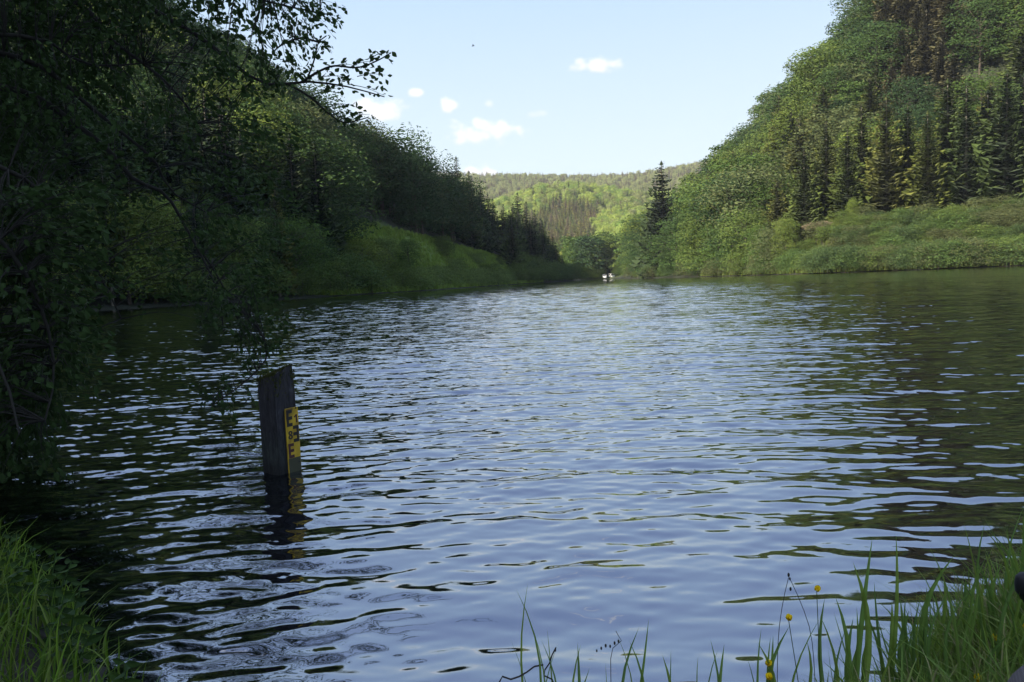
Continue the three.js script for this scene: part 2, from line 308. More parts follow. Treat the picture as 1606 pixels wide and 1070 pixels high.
// ---------------------------------------------------------------- where the trees stand
const trees = [];                                                    // {kind, x, z, y, h, wide, tone, rot, v, label, group, px, size}
const R0 = rng(99);
function hidden(x, y, z, h) {
  const tx = x, ty = y + h * .92, tz = z, dist = Math.hypot(tx, tz);
  for (let k = 1; k < 26; k++) { const s = k / 26 * (1 - 9 / Math.max(dist, 30)), qx = tx * s, qz = tz * s, d = shore(qx, qz); if (d <= 0) continue; const q = land(qx, qz, d) + (d > 25 && dist * s > 60 ? 6 : 0); if (q > EYE.y + (ty - EYE.y) * s) return true; }
  return false;
}
function plant(kind, x, z, h, opts = {}) {
  const d = shore(x, z), y = land(x, z, d) - (kind === 'shrub' ? .1 : .15);
  const t = { kind, x, y, z, h, d, rot: R0() * 6.283, v: Math.floor(R0() * 30), tone: Math.floor(R0() * 30), wide: .88 + .3 * R0(), dist: Math.hypot(x, z), ...opts };
  t.pix = pixelOf(V3(x, y + h * .5, z)); t.size = h / t.dist;
  trees.push(t); return t;
}
const plantAt = (kind, px, py, t, h, opts) => { const p = at(px, py, t); return plant(kind, p.x, p.z, h, opts); };

// --- right bank: the row of spruces along the top of the bank
const ROW = [[1262, 167, 14.5], [1297, 171, 17], [1330, 168, 15.5], [1352, 176, 19], [1391, 169, 19.5], [1424, 173, 17.5], [1455, 169, 16], [1486, 176, 21], [1515, 172, 20], [1548, 178, 18.5], [1578, 172, 21], [1604, 175, 20], [1640, 173, 19]];
ROW.forEach(([px, t, h], i) => plantAt('spruce', px, 340, t, h * 1.2, { tone: [1, 2, 1, 2, 4, 1, 2, 1, 0, 3, 0, 3, 1][i], v: [0, 2, 0, 2, 0, 4, 0, 1, 2, 3, 4, 1, 0][i], wide: 1.32, label: `${ORD[i]} spruce from the left in the front row along the top of the right bank`, bare: i > 4 }));
// --- the tall dark spruce above the point, and lone trees that stand out
plantAt('spruce', 1051, 398, 240, 25, { tone: 3, v: 2, wide: 1.2, label: 'dark spruce close on the right of the tall spruce at the right-hand point' });
plantAt('spruce', 1031, 402, 239, 26, { tone: 3, v: 4, wide: 1.2, label: 'dark spruce touching the left side of the tall spruce at the right-hand point' });
plantAt('spruce', 1041, 400, 236, 34.5, { tone: 3, v: 0, wide: 1.4, label: 'tall dark spruce standing above the broadleaf trees at the right-hand point' });
plantAt('spruce', 1022, 412, 246, 21, { tone: 3, v: 2, label: 'dark spruce below and left of the tall spruce at the right-hand point' });
plantAt('spruce', 1180, 300, 214, 20, { tone: 3, v: 0, wide: .8, label: 'narrow dark spruce on the skyline step of the right slope' });
plantAt('broad', 1232, 372, 162, 10.5, { tone: 4, v: 2, label: 'bright yellow-green broadleaf tree left of the earth mound on the right bank' });
plantAt('broad', 1337, 338, 164, 5.5, { tone: 4, v: 1, wide: .55, label: 'slim yellow-green sapling between front spruces above the right bank' });
// --- right point: broadleaf trees down to the water
const P1 = [[1012, 247, 15], [1036, 228, 13], [1062, 214, 16], [1085, 205, 12], [1105, 200, 15], [1128, 193, 13], [1150, 186, 11], [1172, 180, 14], [1193, 172, 10], [1215, 166, 9.5], [1048, 236, 17], [1078, 222, 16], [1115, 212, 17], [1146, 204, 16], [1176, 196, 16], [1205, 184, 14], [1000, 258, 12], [990, 275, 10], [980, 292, 9]];
P1.forEach(([px, t0, h], i) => { let t = 120, p; for (; t < 330; t += .5) { p = at(px, 425, t); if (shore(p.x, p.z) > (i < 10 || i > 15 ? 2.2 : 11)) break; } plant('broad', p.x, p.z, h, { v: [1, 3, 5][i % 3], wide: 1.25, tone: [3, 1, 1, 0, 2, 0, 1, 2, 0, 5][i % 10], label: `${ORD[i]} of the rounded broadleaf trees crowding the right-hand point above the water`, group: 'broadleaf trees on the right-hand point' }); });
P1.forEach((p, i) => { trees[trees.length - P1.length + i].label = i < 10 ? `rounded broadleaf tree leaning over the water, ${ORD[i]} from the tip of the right-hand point` : i < 16 ? `taller broadleaf tree behind the waterside trees of the right-hand point, ${ORD[i - 10]} from its tip` : `small dark waterside tree past the tip of the right-hand point, ${ORD[i - 16]} outwards`; });
// --- right bank shrubs
{
  const R = rng(5);
  for (let row = 0; row < 7; row++) for (let px = row ? 1228 : 990; px < 1680; px += (row < 2 ? 12 : 14) + 8 * R()) {
    const sp = .2 + row * 2.7 + R() * 1.3; let t = 120; let p;
    for (; t < 300; t += .5) { p = at(px, 425, t); if (shore(p.x, p.z) > sp) break; }
    if (row > 3 && R() < .15 || Math.abs(px - 1288) < 30 && row > 3) continue;
    plant('shrub', p.x, p.z, (row < 2 ? 3.4 : 2.8) + 2 * R() * R(), { wide: .95 + .5 * R(), tone: R() < .12 ? 3 : Math.floor(R() * 4), label: px < 1228 ? 'bush under the trees at the right-hand point' : row ? `bush on the steep right bank, ${ORD[row]} row from the water` : 'bush overhanging the water along the right bank', group: px < 1228 ? 'bushes under the trees of the right point' : row ? `right bank bushes, ${ORD[row]} row` : 'bushes along the right waterline' });
  }
}
// --- left bank: waterside bushes, the meadow's small trees, spur spruces
{
  const R = rng(6);
  for (let row = 0; row < 3; row++) for (let z = -74; z > -345; z -= (3.0 + 2.6 * R()) * (1 + -z / 240)) {
    let x = -45; while (shore(x, z) > .4 + row * 4 + R() * 1.5 && x < 45) x += .4;
    const q = pixelOf(V3(x, 1, z)), open = q[0] > 600 && q[0] < 800; if (row === 2 && open && R() < .85 || row === 1 && open && R() < .2) continue;
    const sp = z < -225, k = !sp && !open && row > 0 && R() < .4 ? 'broad' : 'shrub', h = open ? 1.9 + 2 * R() : sp ? 3.5 + 3 * R() : 3.2 + 2.2 * R();
    plant(k, x, z, k === 'broad' ? h * 1.45 : h, { label: `${k === 'broad' ? 'small tree' : 'bush'} ${open ? 'below the meadow' : z > -150 ? 'before the meadow' : 'under the left spur'}, ${ORD[row]} row from the water`, group: `${k === 'broad' ? 'small trees' : 'bushes'} ${open ? 'below the meadow' : z > -150 ? 'before the meadow' : 'under the left spur'}, ${ORD[row]} row`, wide: 1 + .4 * R(), ...(k === 'shrub' ? { tone: open ? (R() < .7 ? 4 : 2) : R() < .6 ? 2 : 0 } : {}) });  // bushes take paler tones here to make up for the shaded shore
  }
  for (let row = 0; row < 3; row++) for (let px = 40; px < 470; px += 26 + 16 * R()) {                      // the shaded left bay
    let t = 60, p; for (; t < 130; t += .5) { p = at(px, 480, t); if (shore(p.x, p.z) > 2 + row * 4.5 + R()) break; }
    const k = R() < (row ? .55 : .3) ? 'spruce' : row ? 'broad' : R() < .5 ? 'broad' : 'shrub';
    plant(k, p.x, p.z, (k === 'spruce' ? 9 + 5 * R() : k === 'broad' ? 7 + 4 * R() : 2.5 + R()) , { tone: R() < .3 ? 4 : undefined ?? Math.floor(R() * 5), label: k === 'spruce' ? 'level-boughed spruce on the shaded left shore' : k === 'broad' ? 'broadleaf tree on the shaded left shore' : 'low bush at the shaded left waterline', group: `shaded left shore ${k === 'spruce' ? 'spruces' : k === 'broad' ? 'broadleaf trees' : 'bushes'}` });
  }
  plantAt('broad', 640, 405, 136, 6, { tone: 0, v: 3, wide: 1.1, label: 'small round tree standing alone at the left edge of the meadow' });
  const two = [[706, 232, 21], [722, 226, 25], [741, 230, 23], [757, 238, 21], [695, 222, 15]];
  two.forEach(([px, t, h], i) => plantAt('spruce', px, 395, t, h, { tone: 3, v: [0, 2, 4, 0, 2][i], wide: 1.15, label: `dark spruce at the upper right edge of the meadow, ${['second from left', 'tallest of its clump', 'just right of the tallest', 'rightmost of its clump', 'smallest and leftmost of its clump'][i]}` }));
  const spur = [[816, 288, 26], [829, 286, 24], [842, 283, 22], [853, 285, 19.5], [863, 284, 16.5], [873, 290, 13.5], [882, 294, 10.5], [893, 300, 7.5]];
  spur.forEach(([px, t, h], i) => plantAt('spruce', px, 425, t, h, { tone: i % 2 ? 0 : 3, v: i % 3 * 2, wide: 1.05, label: `dark spruce stepping down the left spur to the water, ${ORD[i]} from the top` }));
}
// --- the far end of the lake
{
  const R = rng(8);
  for (let i = 0; i < 34; i++) { const px = 905 + 75 * R(), t = 392 + 70 * R(), k = R() < .25 ? 'spruce' : 'broad'; plantAt(k, px, 430, t, k === 'spruce' ? 12 + 5 * R() : 5.5 + 5 * R(), { tone: k === 'broad' ? (R() < .7 ? 4 : 2) : 2, wide: k === 'broad' ? .8 : 1, label: k === 'broad' ? 'sunlit yellow-green tree at the far end of the lake' : 'sunlit spruce among pale trees at the far end of the lake', group: k === 'broad' ? 'sunlit trees at the lake end' : 'spruces at the lake end' }); }
  for (let i = 0; i < 22; i++) { const px = 903 + 4 * i + 3 * R(); let t = 350, p; if (Math.abs(px - 954) < 11) continue; for (; t < 420; t += 1) { p = at(px, 430, t); if (shore(p.x, p.z) > 3 + 9 * R()) break; } plant('shrub', p.x, p.z, 2.5 + 3.5 * R(), { tone: 2, label: 'sunlit pale bush at the far end of the lake', group: 'pale bushes at the lake end' }); }
  plantAt('broad', 949, 430, 372, 6.5, { tone: 3, v: 1, label: 'small dark tree beside the white vehicles at the far end of the lake' });
}
// --- the woods on the slopes
{
  const R = rng(10);
  const tryTree = (x, z, far) => {
    const d = shore(x, z); if (d < 7) return;
    const az = Math.atan2(x, -z) * 180 / Math.PI, dist = Math.hypot(x, z);
    if (Math.abs(az) > 41) return;
    const y = land(x, z, d), left = az < 5 && dist < 480 && x < 22, right = az > 5 && dist < 480;
    if (left && isMeadow(x, y, z)) return;
    const px = pixelOf(V3(x, y + 8, z));
    if (right && d < 30 && y < 14.5 && px[0] > 1235) return;                                        // the bank below the spruce row
    if (!left && !right && y < 5 || z < -345 && z > -475 && x > -80 && x < 34) return;
    const n = fbm(x * .014, z * .014, 20, 3), n2 = R();
    let kind, tone, h, wide = .9 + .3 * R();
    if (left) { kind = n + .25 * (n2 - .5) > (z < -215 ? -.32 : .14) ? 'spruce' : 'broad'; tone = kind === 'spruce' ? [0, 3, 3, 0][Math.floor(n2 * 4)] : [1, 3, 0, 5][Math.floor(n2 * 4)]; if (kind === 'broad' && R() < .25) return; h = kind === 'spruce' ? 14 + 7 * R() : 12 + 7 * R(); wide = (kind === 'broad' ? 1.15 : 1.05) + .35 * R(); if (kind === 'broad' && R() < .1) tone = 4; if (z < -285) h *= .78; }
    else if (right) {
      const up = y > 34;
      const deadPatch = px[0] > 1380 && px[0] < 1545 && px[1] < 185 && n2 < .8;
      kind = deadPatch ? 'dead' : px[0] < 1200 ? (n2 < .74 ? 'broad' : 'spruce') : up && px[0] < 1400 ? (n2 < .78 ? 'broad' : 'spruce') : n2 < .68 ? 'spruce' : 'broad';
      tone = kind === 'dead' ? Math.floor(R() * 2) : kind === 'spruce' ? [1, 2, 4, 0, 1][Math.floor(R() * 5)] : R() < .2 && !up ? 4 : [0, 1, 2, 5, 3][Math.floor(R() * 5)];
      if (kind === 'broad' && R() < .42 || kind === 'spruce' && R() < .3 || fbm(x * .055, z * .055, 33, 2) < -.37) return; h = kind === 'broad' ? 11 + 10 * R() : 11 + 13 * R(); wide = kind === 'broad' ? 1.15 + .5 * R() : kind === 'dead' ? 1.5 + .4 * R() : 1.2 + .55 * R();
    } else {
      const brown = Math.exp(-(((px[0] - 880) / 62) ** 2) - (((px[1] - 352) / 46) ** 2)) + .5 * n > .42 && dist < 1000;
      kind = brown ? (n2 < .32 ? 'dead' : 'spruce') : n2 < .75 ? 'broad' : 'spruce'; tone = kind === 'dead' ? Math.floor(R() * 2) : kind === 'spruce' ? [1, 4, 0][Math.floor(R() * 3)] : dist < 640 ? [4, 2][Math.floor(R() * 2)] : dist > 1050 ? 5 : [2, 5, 2, 0, 4][Math.floor(R() * 5)]; if (dist > 1050 && kind !== 'dead' && R() < .45) { kind = 'dead'; tone = 1; } h = kind === 'broad' ? 11 + 5 * R() : 13 + 6 * R(); if (kind !== 'broad') wide = 1.3 + .4 * R();  // trees of the back ridge turn grey to stand in for haze
    }
    if (hidden(x, y, z, h)) return;
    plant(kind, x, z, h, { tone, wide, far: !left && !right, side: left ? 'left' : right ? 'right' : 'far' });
  };
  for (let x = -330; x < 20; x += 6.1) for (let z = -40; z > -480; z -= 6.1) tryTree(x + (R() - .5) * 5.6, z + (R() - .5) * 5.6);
  for (let x = 20; x < 330; x += 5.5) for (let z = -40; z > -480; z -= 5.5) tryTree(x + (R() - .5) * 4.6, z + (R() - .5) * 4.6);
  for (let x = -560; x < 700; x += 8) for (let z = -480; z > -1560; z -= z < -950 ? 13 : 8.5) tryTree(x + (R() - .5) * 7, z + (R() - .5) * 7);
}
// --- tall grass on the meadow and between the bushes of the right bank
{
  const T = new Tris(), R = rng(15); for (let i = 0; i < 16; i++) { const a = R() * 6.28, r = .3 * R(), p = V3(r * Math.cos(a), 0, r * Math.sin(a)), w = .05 + .05 * R(), b = R() * 6.28; T.tri(p.clone().add(V3(w * Math.cos(b), 0, w * Math.sin(b))), p.clone().add(V3(-w * Math.cos(b), 0, -w * Math.sin(b))), p.clone().add(V3((R() - .5) * .4, .5 + .5 * R(), (R() - .5) * .4)), [.8 + .4 * R(), .9 + .2 * R(), .8]); }
  const geo = T.geo(), mat = leafy(1, 1, 1, .3), M = new THREE.Matrix4(), Q = new THREE.Quaternion(), C = new THREE.Color();
  const sward = (label, x0, x1, z0, z1, n, ok, tone, hh) => { const l = []; for (let i = 0; i < n; i++) { const x = lerp(x0, x1, R()), z = lerp(z0, z1, R()), d = shore(x, z); if (d < .3) continue; const y = land(x, z, d); if (ok(x, y, z, d)) l.push([x, y - .03, z]); } const im = new THREE.InstancedMesh(geo, mat, l.length); im.name = numbered('meadow_grass'); im.castShadow = im.receiveShadow = true; l.forEach(([x, y, z], i) => { const k = .75 + .5 * R() + .5 * fbm(x * .12, z * .12, 8), h = hh * (.6 + .8 * R()); im.setMatrixAt(i, M.compose(V3(x, y, z), Q.setFromAxisAngle(V3(0, 1, 0), R() * 6.28), V3(.9 + .5 * R(), h, .9 + .5 * R()))); im.setColorAt(i, C.setRGB(tone[0] * k, tone[1] * k, tone[2] * k)); }); scene.add(im); tag(im, label, null, null, 'stuff'); };
  sward('tall pale green grass of the sloping meadow on the left shore', -60, 22, -260, -95, 60000, (x, y, z, d) => isMeadow(x, y, z) || (d < 3 && z > -230), [.21, .3, .07], .7);
  sward('rough grass between the bushes on the steep right bank', 40, 135, -190, -80, 30000, (x, y, z, d) => d < 34 && y < 15, [.11, .14, .045], 1.1);
}
// --- stand the trees up: the largest in view as things, the rest of each wood as one mass
{
  const PROTO = { broad: BROAD, spruce: SPRUCE, dead: SPRUCE, shrub: SHRUB }, NAME = { broad: 'broadleaf_tree', spruce: 'spruce_tree', dead: 'bare_spruce', shrub: 'shrub' }, CAT = { broad: 'tree', spruce: 'spruce', dead: 'tree', shrub: 'shrub' }, MOST = { broad: 285, spruce: 285, dead: 120, shrub: 285 };
  const stood = [], protos = {}, rest = { left: [], right: [], far: [] };
  for (const kind of Object.keys(PROTO)) {
    const list = trees.filter((t) => t.kind === kind), inView = (t) => t.pix[0] > -60 && t.pix[0] < PW + 60;
    list.sort((a, b) => (b.label ? 1 : 0) - (a.label ? 1 : 0) || (inView(b) ? b.size : 0) - (inView(a) ? a.size : 0));
    list.forEach((t, i) => {
      if (i >= MOST[kind] || (!t.label && (t.far || !inView(t)))) { rest[t.side ?? (t.x < 20 ? 'left' : 'right')].push(t); return; }
      const geos = PROTO[kind][t.v % PROTO[kind].length], key = kind + t.v % PROTO[kind].length;
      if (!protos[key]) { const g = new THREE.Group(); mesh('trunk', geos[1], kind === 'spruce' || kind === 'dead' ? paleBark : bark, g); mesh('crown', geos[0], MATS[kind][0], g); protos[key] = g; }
      const o = protos[key].clone(); o.name = numbered(NAME[kind]);
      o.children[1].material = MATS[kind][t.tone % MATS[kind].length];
      o.position.set(t.x, t.y, t.z); o.rotation.y = t.rot; o.scale.set(t.h * t.wide, t.h, t.h * t.wide);
      const band = t.y < 22 ? 'low' : t.y < 42 ? 'midway' : 'high', where = `${band} on the ${t.side ?? (t.x < 20 ? 'left' : 'right')} hillside`;
      const words = { broad: 'green broadleaf tree', spruce: 'spruce', dead: 'brown half-bare spruce', shrub: 'bush' }[kind];
      const shade = kind === 'broad' ? ['fresh', 'dark', 'light', 'deep', 'yellowish', 'greyish'][t.tone % 6] + ' ' : kind === 'spruce' ? ['dark green', 'mid green', 'olive', 'blackish', 'light olive'][t.tone % 5] + ' ' : ['reddish ', 'greyish '][t.tone % 2];
      tag(o, t.label ?? `${shade}${words} ${where}`, CAT[kind], t.group ?? (t.label ? undefined : `${shade}${words}s ${where}`));
      scene.add(o); stood.push([o, t]);
    });
  }
  const ones = ['first', 'second', 'third', 'fourth', 'fifth', 'sixth', 'seventh', 'eighth', 'ninth'], nth = (n) => n <= 20 ? ORD[n - 1] : n % 10 ? ['twenty', 'thirty', 'forty'][Math.floor(n / 10) - 2] + '-' + ones[n % 10 - 1] : ['thirtieth', 'fortieth'][n / 10 - 3];
  const byGroup = {}; for (const [o, t] of stood) if (o.userData.group && !/right-hand point/.test(o.userData.group)) (byGroup[o.userData.group] ??= []).push([o, t]);
  for (const list of Object.values(byGroup)) { list.sort((a, b) => a[1].pix[0] - b[1].pix[0]); if (list.length === 1) delete list[0][0].userData.group; else if (list.length <= 49) list.forEach(([o], i) => { o.userData.label += `, ${i === list.length - 1 ? 'farthest to the right' : i ? nth(i + 1) + ' from the left' : 'leftmost'}`; }); }
  const merge = (g, c) => { const k = g[1].clone(), n = k.attributes.color.array; for (let i = 0; i < n.length; i += 3) { n[i] = c[0]; n[i + 1] = c[1]; n[i + 2] = c[2]; } return mergeGeometries([g[0], k]); };
  const LOW = { broad: BROAD_LOW.map((g) => merge(g, [.7, .55, .6])), spruce: SPRUCE_LOW.map((g) => merge(g, [1, .7, .8])), shrub: SHRUB.slice(0, 2).map((g) => merge(g, [.7, .6, .6])) }; LOW.dead = LOW.spruce;
  const white = leafy(1, 1, 1), M = new THREE.Matrix4(), Q = new THREE.Quaternion(), C = new THREE.Color();
  for (const side of Object.keys(rest)) {
    const g = new THREE.Group(); g.name = numbered('forest'); scene.add(g);
    tag(g, side === 'left' ? 'close-grown dark wood filling the shaded left hillside' : side === 'right' ? 'close-grown mixed wood filling the steep right hillside' : 'sunlit mixed woods covering the far hills at the valley end', null, null, 'stuff');
    for (const kind of Object.keys(LOW)) LOW[kind].forEach((geo, v) => {
      const list = rest[side].filter((t) => t.kind === kind && t.v % LOW[kind].length === v); if (!list.length) return;
      const im = new THREE.InstancedMesh(geo, white, list.length); im.name = { broad: 'broadleaf_woods', spruce: 'spruce_woods', dead: 'bare_woods', shrub: 'undergrowth' }[kind]; im.castShadow = im.receiveShadow = true; im.userData.kind = 'stuff';
      list.forEach((t, i) => { const c = TONE[kind][t.tone % TONE[kind].length], s = (.88 + .24 * R0()) * (side === 'far' ? 2.3 : 1); im.setMatrixAt(i, M.compose(V3(t.x, t.y, t.z), Q.setFromAxisAngle(V3(0, 1, 0), t.rot), V3(t.h * t.wide, t.h, t.h * t.wide))); im.setColorAt(i, C.setRGB(c[0] * s * (side === 'far' ? 1.14 : 1), c[1] * s, c[2] * s)); });  // far tones are brightened and yellowed so the woods look sunlit
      g.add(im);
    });
  }
  console.log('trees', trees.length, Object.fromEntries(['broad', 'spruce', 'dead', 'shrub'].map((k) => [k, trees.filter((t) => t.kind === k).length])), 'rest', Object.values(rest).map((l) => l.length));
}

// ---------------------------------------------------------------- near things: shared builders
function tube(pts, r0, r1, sides = 6, per = 4) {                       // a tapering limb through the points
  const c = new THREE.CatmullRomCurve3(pts), n = Math.max(2, (pts.length - 1) * per), fr = c.computeFrenetFrames(n, false), P = [], I = [];
  for (let i = 0; i <= n; i++) { const p = c.getPointAt(i / n), r = lerp(r0, r1, i / n); for (let s = 0; s < sides; s++) { const a = s / sides * 6.283, q = p.clone().addScaledVector(fr.normals[i], r * Math.cos(a)).addScaledVector(fr.binormals[i], r * Math.sin(a)); P.push(q.x, q.y, q.z); } }
  for (let i = 0; i < n; i++) for (let s = 0; s < sides; s++) { const a = i * sides + s, b = i * sides + (s + 1) % sides; I.push(a, b, a + sides, b, b + sides, a + sides); }
  const g = new THREE.BufferGeometry(); g.setAttribute('position', new THREE.Float32BufferAttribute(P, 3)); g.setIndex(I); g.computeVertexNormals(); return g;
}
function leafGeo(seed, wide, teeth = 0) {                              // a leaf of length 1 along +y, folded on its midrib
  const R = rng(seed), N = 5, T = new Tris(), prof = [0.04, .62, 1, .86, .5, 0];
  const mid = (i) => V3(0, i / N, -.1 * Math.pow(i / N, 2)), edge = (i, s) => V3(s * wide * .5 * prof[i] * (1 + (teeth ? .12 * (R() - .5) : 0)), i / N + (i < N && i ? .03 : 0), .09 * prof[i] - .1 * Math.pow(i / N, 2));
  for (const s of [-1, 1]) for (let i = 0; i < N; i++) { const a = mid(i), b = mid(i + 1), c = edge(i + 1, s), d = edge(i, s); T.tri(a, b, c, [1, 1, 1]); if (i) T.tri(a, c, d, [.92, .92, .92]); }
  return T.geo();
}
function bladeGeo(base, tip, w, sag = .12, fold = .25, N = 8, bow = 0) {         // a grass blade: a keeled strip that bends over towards its tip
  const T = new Tris(), d = tip.clone().sub(base), L = d.length(), side = V3(0, 1, 0).cross(d).setY(0); if (side.length() < 1e-4) side.set(1, 0, 0); side.normalize();
  const hor = V3(d.x, 0, d.z), P = (t) => base.clone().addScaledVector(V3(0, d.y, 0), t).addScaledVector(hor, Math.pow(t, 1.9)).add(V3(bow * L * Math.sin(3.14 * Math.pow(t, 1.3)), sag * L * 4 * t * (1 - t) * .35, bow * L * .3 * t * t));
  const face = V3(EYE.x - base.x, 0, EYE.z - base.z).normalize(); side.lerp(V3(face.z, 0, -face.x), .55).normalize();
  const nrm = side.clone().cross(V3(0, 1, 0)), W = (t) => w * .5 * (t < .15 ? .55 + 3 * t : 1) * Math.pow(Math.max(0, 1 - Math.pow(t, 2.6)), .8);
  for (let i = 0; i < N; i++) { const t = i / N, u = (i + 1) / N, a = P(t), b = P(u); for (const s of [-1, 1]) { const k = .86 + .1 * s, e = (q, t0) => q.clone().addScaledVector(side, s * W(t0)).addScaledVector(nrm, W(t0) * fold); const c = e(a, t), f = e(b, u); T.tri(a, b, f, [k, k, k]); T.tri(a, f, c, [k, k, k]); } }
  return T.geo();
}

// ---------------------------------------------------------------- water level post
{
  const foot = onWater(434, 746), post = thing('water_level_post', 'dark weathered square post with slanted mossy top and yellow gauge board in the lake', 'gauge post', V3(foot.x, 0, foot.z - .1), null, -33 * Math.PI / 180);
  const S = .162, H = .6, wt = noiseTexture(256, (u, v) => { const g = .55 + .5 * tileNoise(u, v * .999, 22, 3) * .6 + .35 * perlin.noise(Math.cos(u * 6.283) * 4, Math.sin(u * 6.283) * 4, v * 2) + .4 * tileNoise(u, v, 60, 5) * .5; const w = sstep(.1, .5, tileNoise(u, v, 7, 8)); return [g * (.9 + w * .5), g * (.92 + w * .5), g * (1 + w * .45)]; });
  const g = new THREE.BoxGeometry(S, H + .6, S, 14, 60, 14), p = g.attributes.position;
  for (let i = 0; i < p.count; i++) {
    let x = p.getX(i), y = p.getY(i) + (H + .6) / 2 - .6, z = p.getZ(i);
    const top = sstep(H - .1, H, y), e = Math.max(Math.abs(x), Math.abs(z)), corner = Math.min(Math.abs(x), Math.abs(z)) / (S / 2);
    const er = 1 - .07 * Math.pow(corner, 6) - .02 * fbm(x * 30, y * 5, z * 30) - .07 * top * corner * corner, crack = .007 * sstep(.12, .3, fbm(x * 46 + 9, y * 2.2, z * 46, 3));
    if (y > -.59) { x *= er - crack / Math.max(e, .02); z *= er - crack / Math.max(e, .02); }
    y += top * (.045 * x / S - .16 * (z - .02) / S * .3 + .022 * fbm(x * 22, z * 22, 6, 3));
    p.setXYZ(i, x, y, z);
  }
  const vc = []; for (let i = 0; i < p.count; i++) { const x = p.getX(i), y = p.getY(i), z = p.getZ(i), wet = sstep(.1 + .05 * fbm(x * 20, z * 20, 1), .03, y), alg = sstep(.2, .05, Math.abs(y - .1) + .1 * fbm(x * 30, y * 12, z * 30)), li = sstep(.05, .3, fbm(x * 24 + 4, y * 7, z * 24, 4)) * sstep(.15, .4, y) * (x > S * .4 ? 1 : .35), k = lerp(1, .4, wet); vc.push(k * (1 + 1.7 * li), k * (1 + 1.75 * li + .25 * alg), k * (1 + 1.85 * li)); }
  g.setAttribute('color', new THREE.Float32BufferAttribute(vc, 3));
  const uv = g.attributes.uv; for (let i = 0; i < uv.count; i++) uv.setXY(i, uv.getX(i) * .5, uv.getY(i) * 1.4); g.computeVertexNormals();
  mesh('post', g, new THREE.MeshStandardMaterial({ color: new THREE.Color().setRGB(.034, .032, .034), vertexColors: true, map: wt, bumpMap: wt, bumpScale: .006, roughness: .9 }), post);
  // moss tufts on the cut top and running down the near edge
  const T = new Tris(), R = rng(61);
  for (let i = 0; i < 1500; i++) {
    const x = (R() - .5) * S * .96, z = (R() - .5) * S * .96, yb = H + .045 * x / S - .048 * (z - .02) / S - .004, hgt = .006 + .016 * R(), a = R() * 6.28, r = .004 + .004 * R(), q = V3(x, yb, z);
    if (fbm(x * 18, z * 18, 2) < -.16) continue;
    if (i % 5 === 0) { const f = R() < .5; q.set(f ? x : S * .49, yb - R() * R() * .16 - .01, f ? S * .49 : z); }
    const k = .7 + .6 * R(); T.tri(q.clone().add(V3(r * Math.cos(a), 0, r * Math.sin(a))), q.clone().add(V3(-r * Math.cos(a), 0, -r * Math.sin(a))), q.clone().add(V3((R() - .5) * .014, hgt, (R() - .5) * .014)), [k, k, k * .8]);
  }
  mesh('moss', T.geo(), leafy(.05, .055, .02, .1), post);
  const board = new THREE.Group(); board.name = 'gauge_board'; board.position.set(S / 2 + .01, 0, -.022); board.rotation.y = Math.PI / 2; post.add(board);
  const W = .095, top = .392, low = -.45, yt = noiseTexture(128, (u, v) => { const d = .8 + .5 * tileNoise(u, v, 9, 2) + .35 * tileNoise(u, v, 34, 4), s = sstep(.18, .4, tileNoise(u, v, 14, 9)); return [d * (1 - .45 * s), d * (.96 - .55 * s), d * (.85 - .5 * s)]; });
  const plate = new THREE.Shape(); plate.moveTo(-W / 2, low); plate.lineTo(W / 2, low); plate.lineTo(W / 2, top - .006); plate.quadraticCurveTo(W / 2, top, W / 2 - .006, top); plate.lineTo(-W / 2 + .006, top); plate.quadraticCurveTo(-W / 2, top, -W / 2, top - .006);
  mesh('plate', new THREE.ExtrudeGeometry(plate, { depth: .006, bevelSize: .001, bevelThickness: .001, bevelSegments: 1 }), new THREE.MeshStandardMaterial({ color: new THREE.Color().setRGB(.55, .38, .02), map: yt, roughness: .55 }), board);
  mesh('backing_strip', new THREE.BoxGeometry(.05, top - low - .02, .018).translate(-.028, (top + low) / 2, -.011), new THREE.MeshStandardMaterial({ color: new THREE.Color().setRGB(.02, .02, .02), roughness: .8 }), board);
  const slime = new THREE.BoxGeometry(W * .96, .09, .0012).translate(0, .045, .0078); mesh('algae_film', slime, new THREE.MeshStandardMaterial({ color: new THREE.Color().setRGB(.04, .042, .018), roughness: .6 }), board);
  const black = new THREE.MeshStandardMaterial({ color: new THREE.Color().setRGB(.012, .011, .011), roughness: .5 }), rust = new THREE.MeshStandardMaterial({ color: new THREE.Color().setRGB(.05, .012, .012), roughness: .6 });
  const E = (y0, h, s, m) => { const x0 = s > 0 ? -.042 : .043, b = h / 5, parts = [new THREE.BoxGeometry(.015, h, .002).translate(x0 + s * .0075, y0 + h / 2, .008)]; for (const k of [.5, 2.5, 4.5]) parts.push(new THREE.BoxGeometry(.026, b, .002).translate(x0 + s * (.0152 + .013), y0 + b * k, .008)); mesh('gauge_mark', mergeGeometries(parts), m, board); };
  E(.283, .1, 1, black); E(.183, .1, -1, black); E(.092, .088, 1, rust);
  const font = await new FontLoader().loadAsync('fonts/droid/droid_sans_bold.typeface.json');
  const digit = (s, x, y, size, m) => { const t = new TextGeometry(s, { font, size, depth: .0015, curveSegments: 5 }); t.translate(x, y, .0072); mesh('numeral', t, m, board); };
  digit('8', -.04, .206, .05, black); digit('1', .01, .3, .05, rust);
  for (const y of [.388, .06]) mesh('screw', new THREE.CylinderGeometry(.005, .005, .004, 8).rotateX(Math.PI / 2).translate(.03, y, .009), black, board);
}

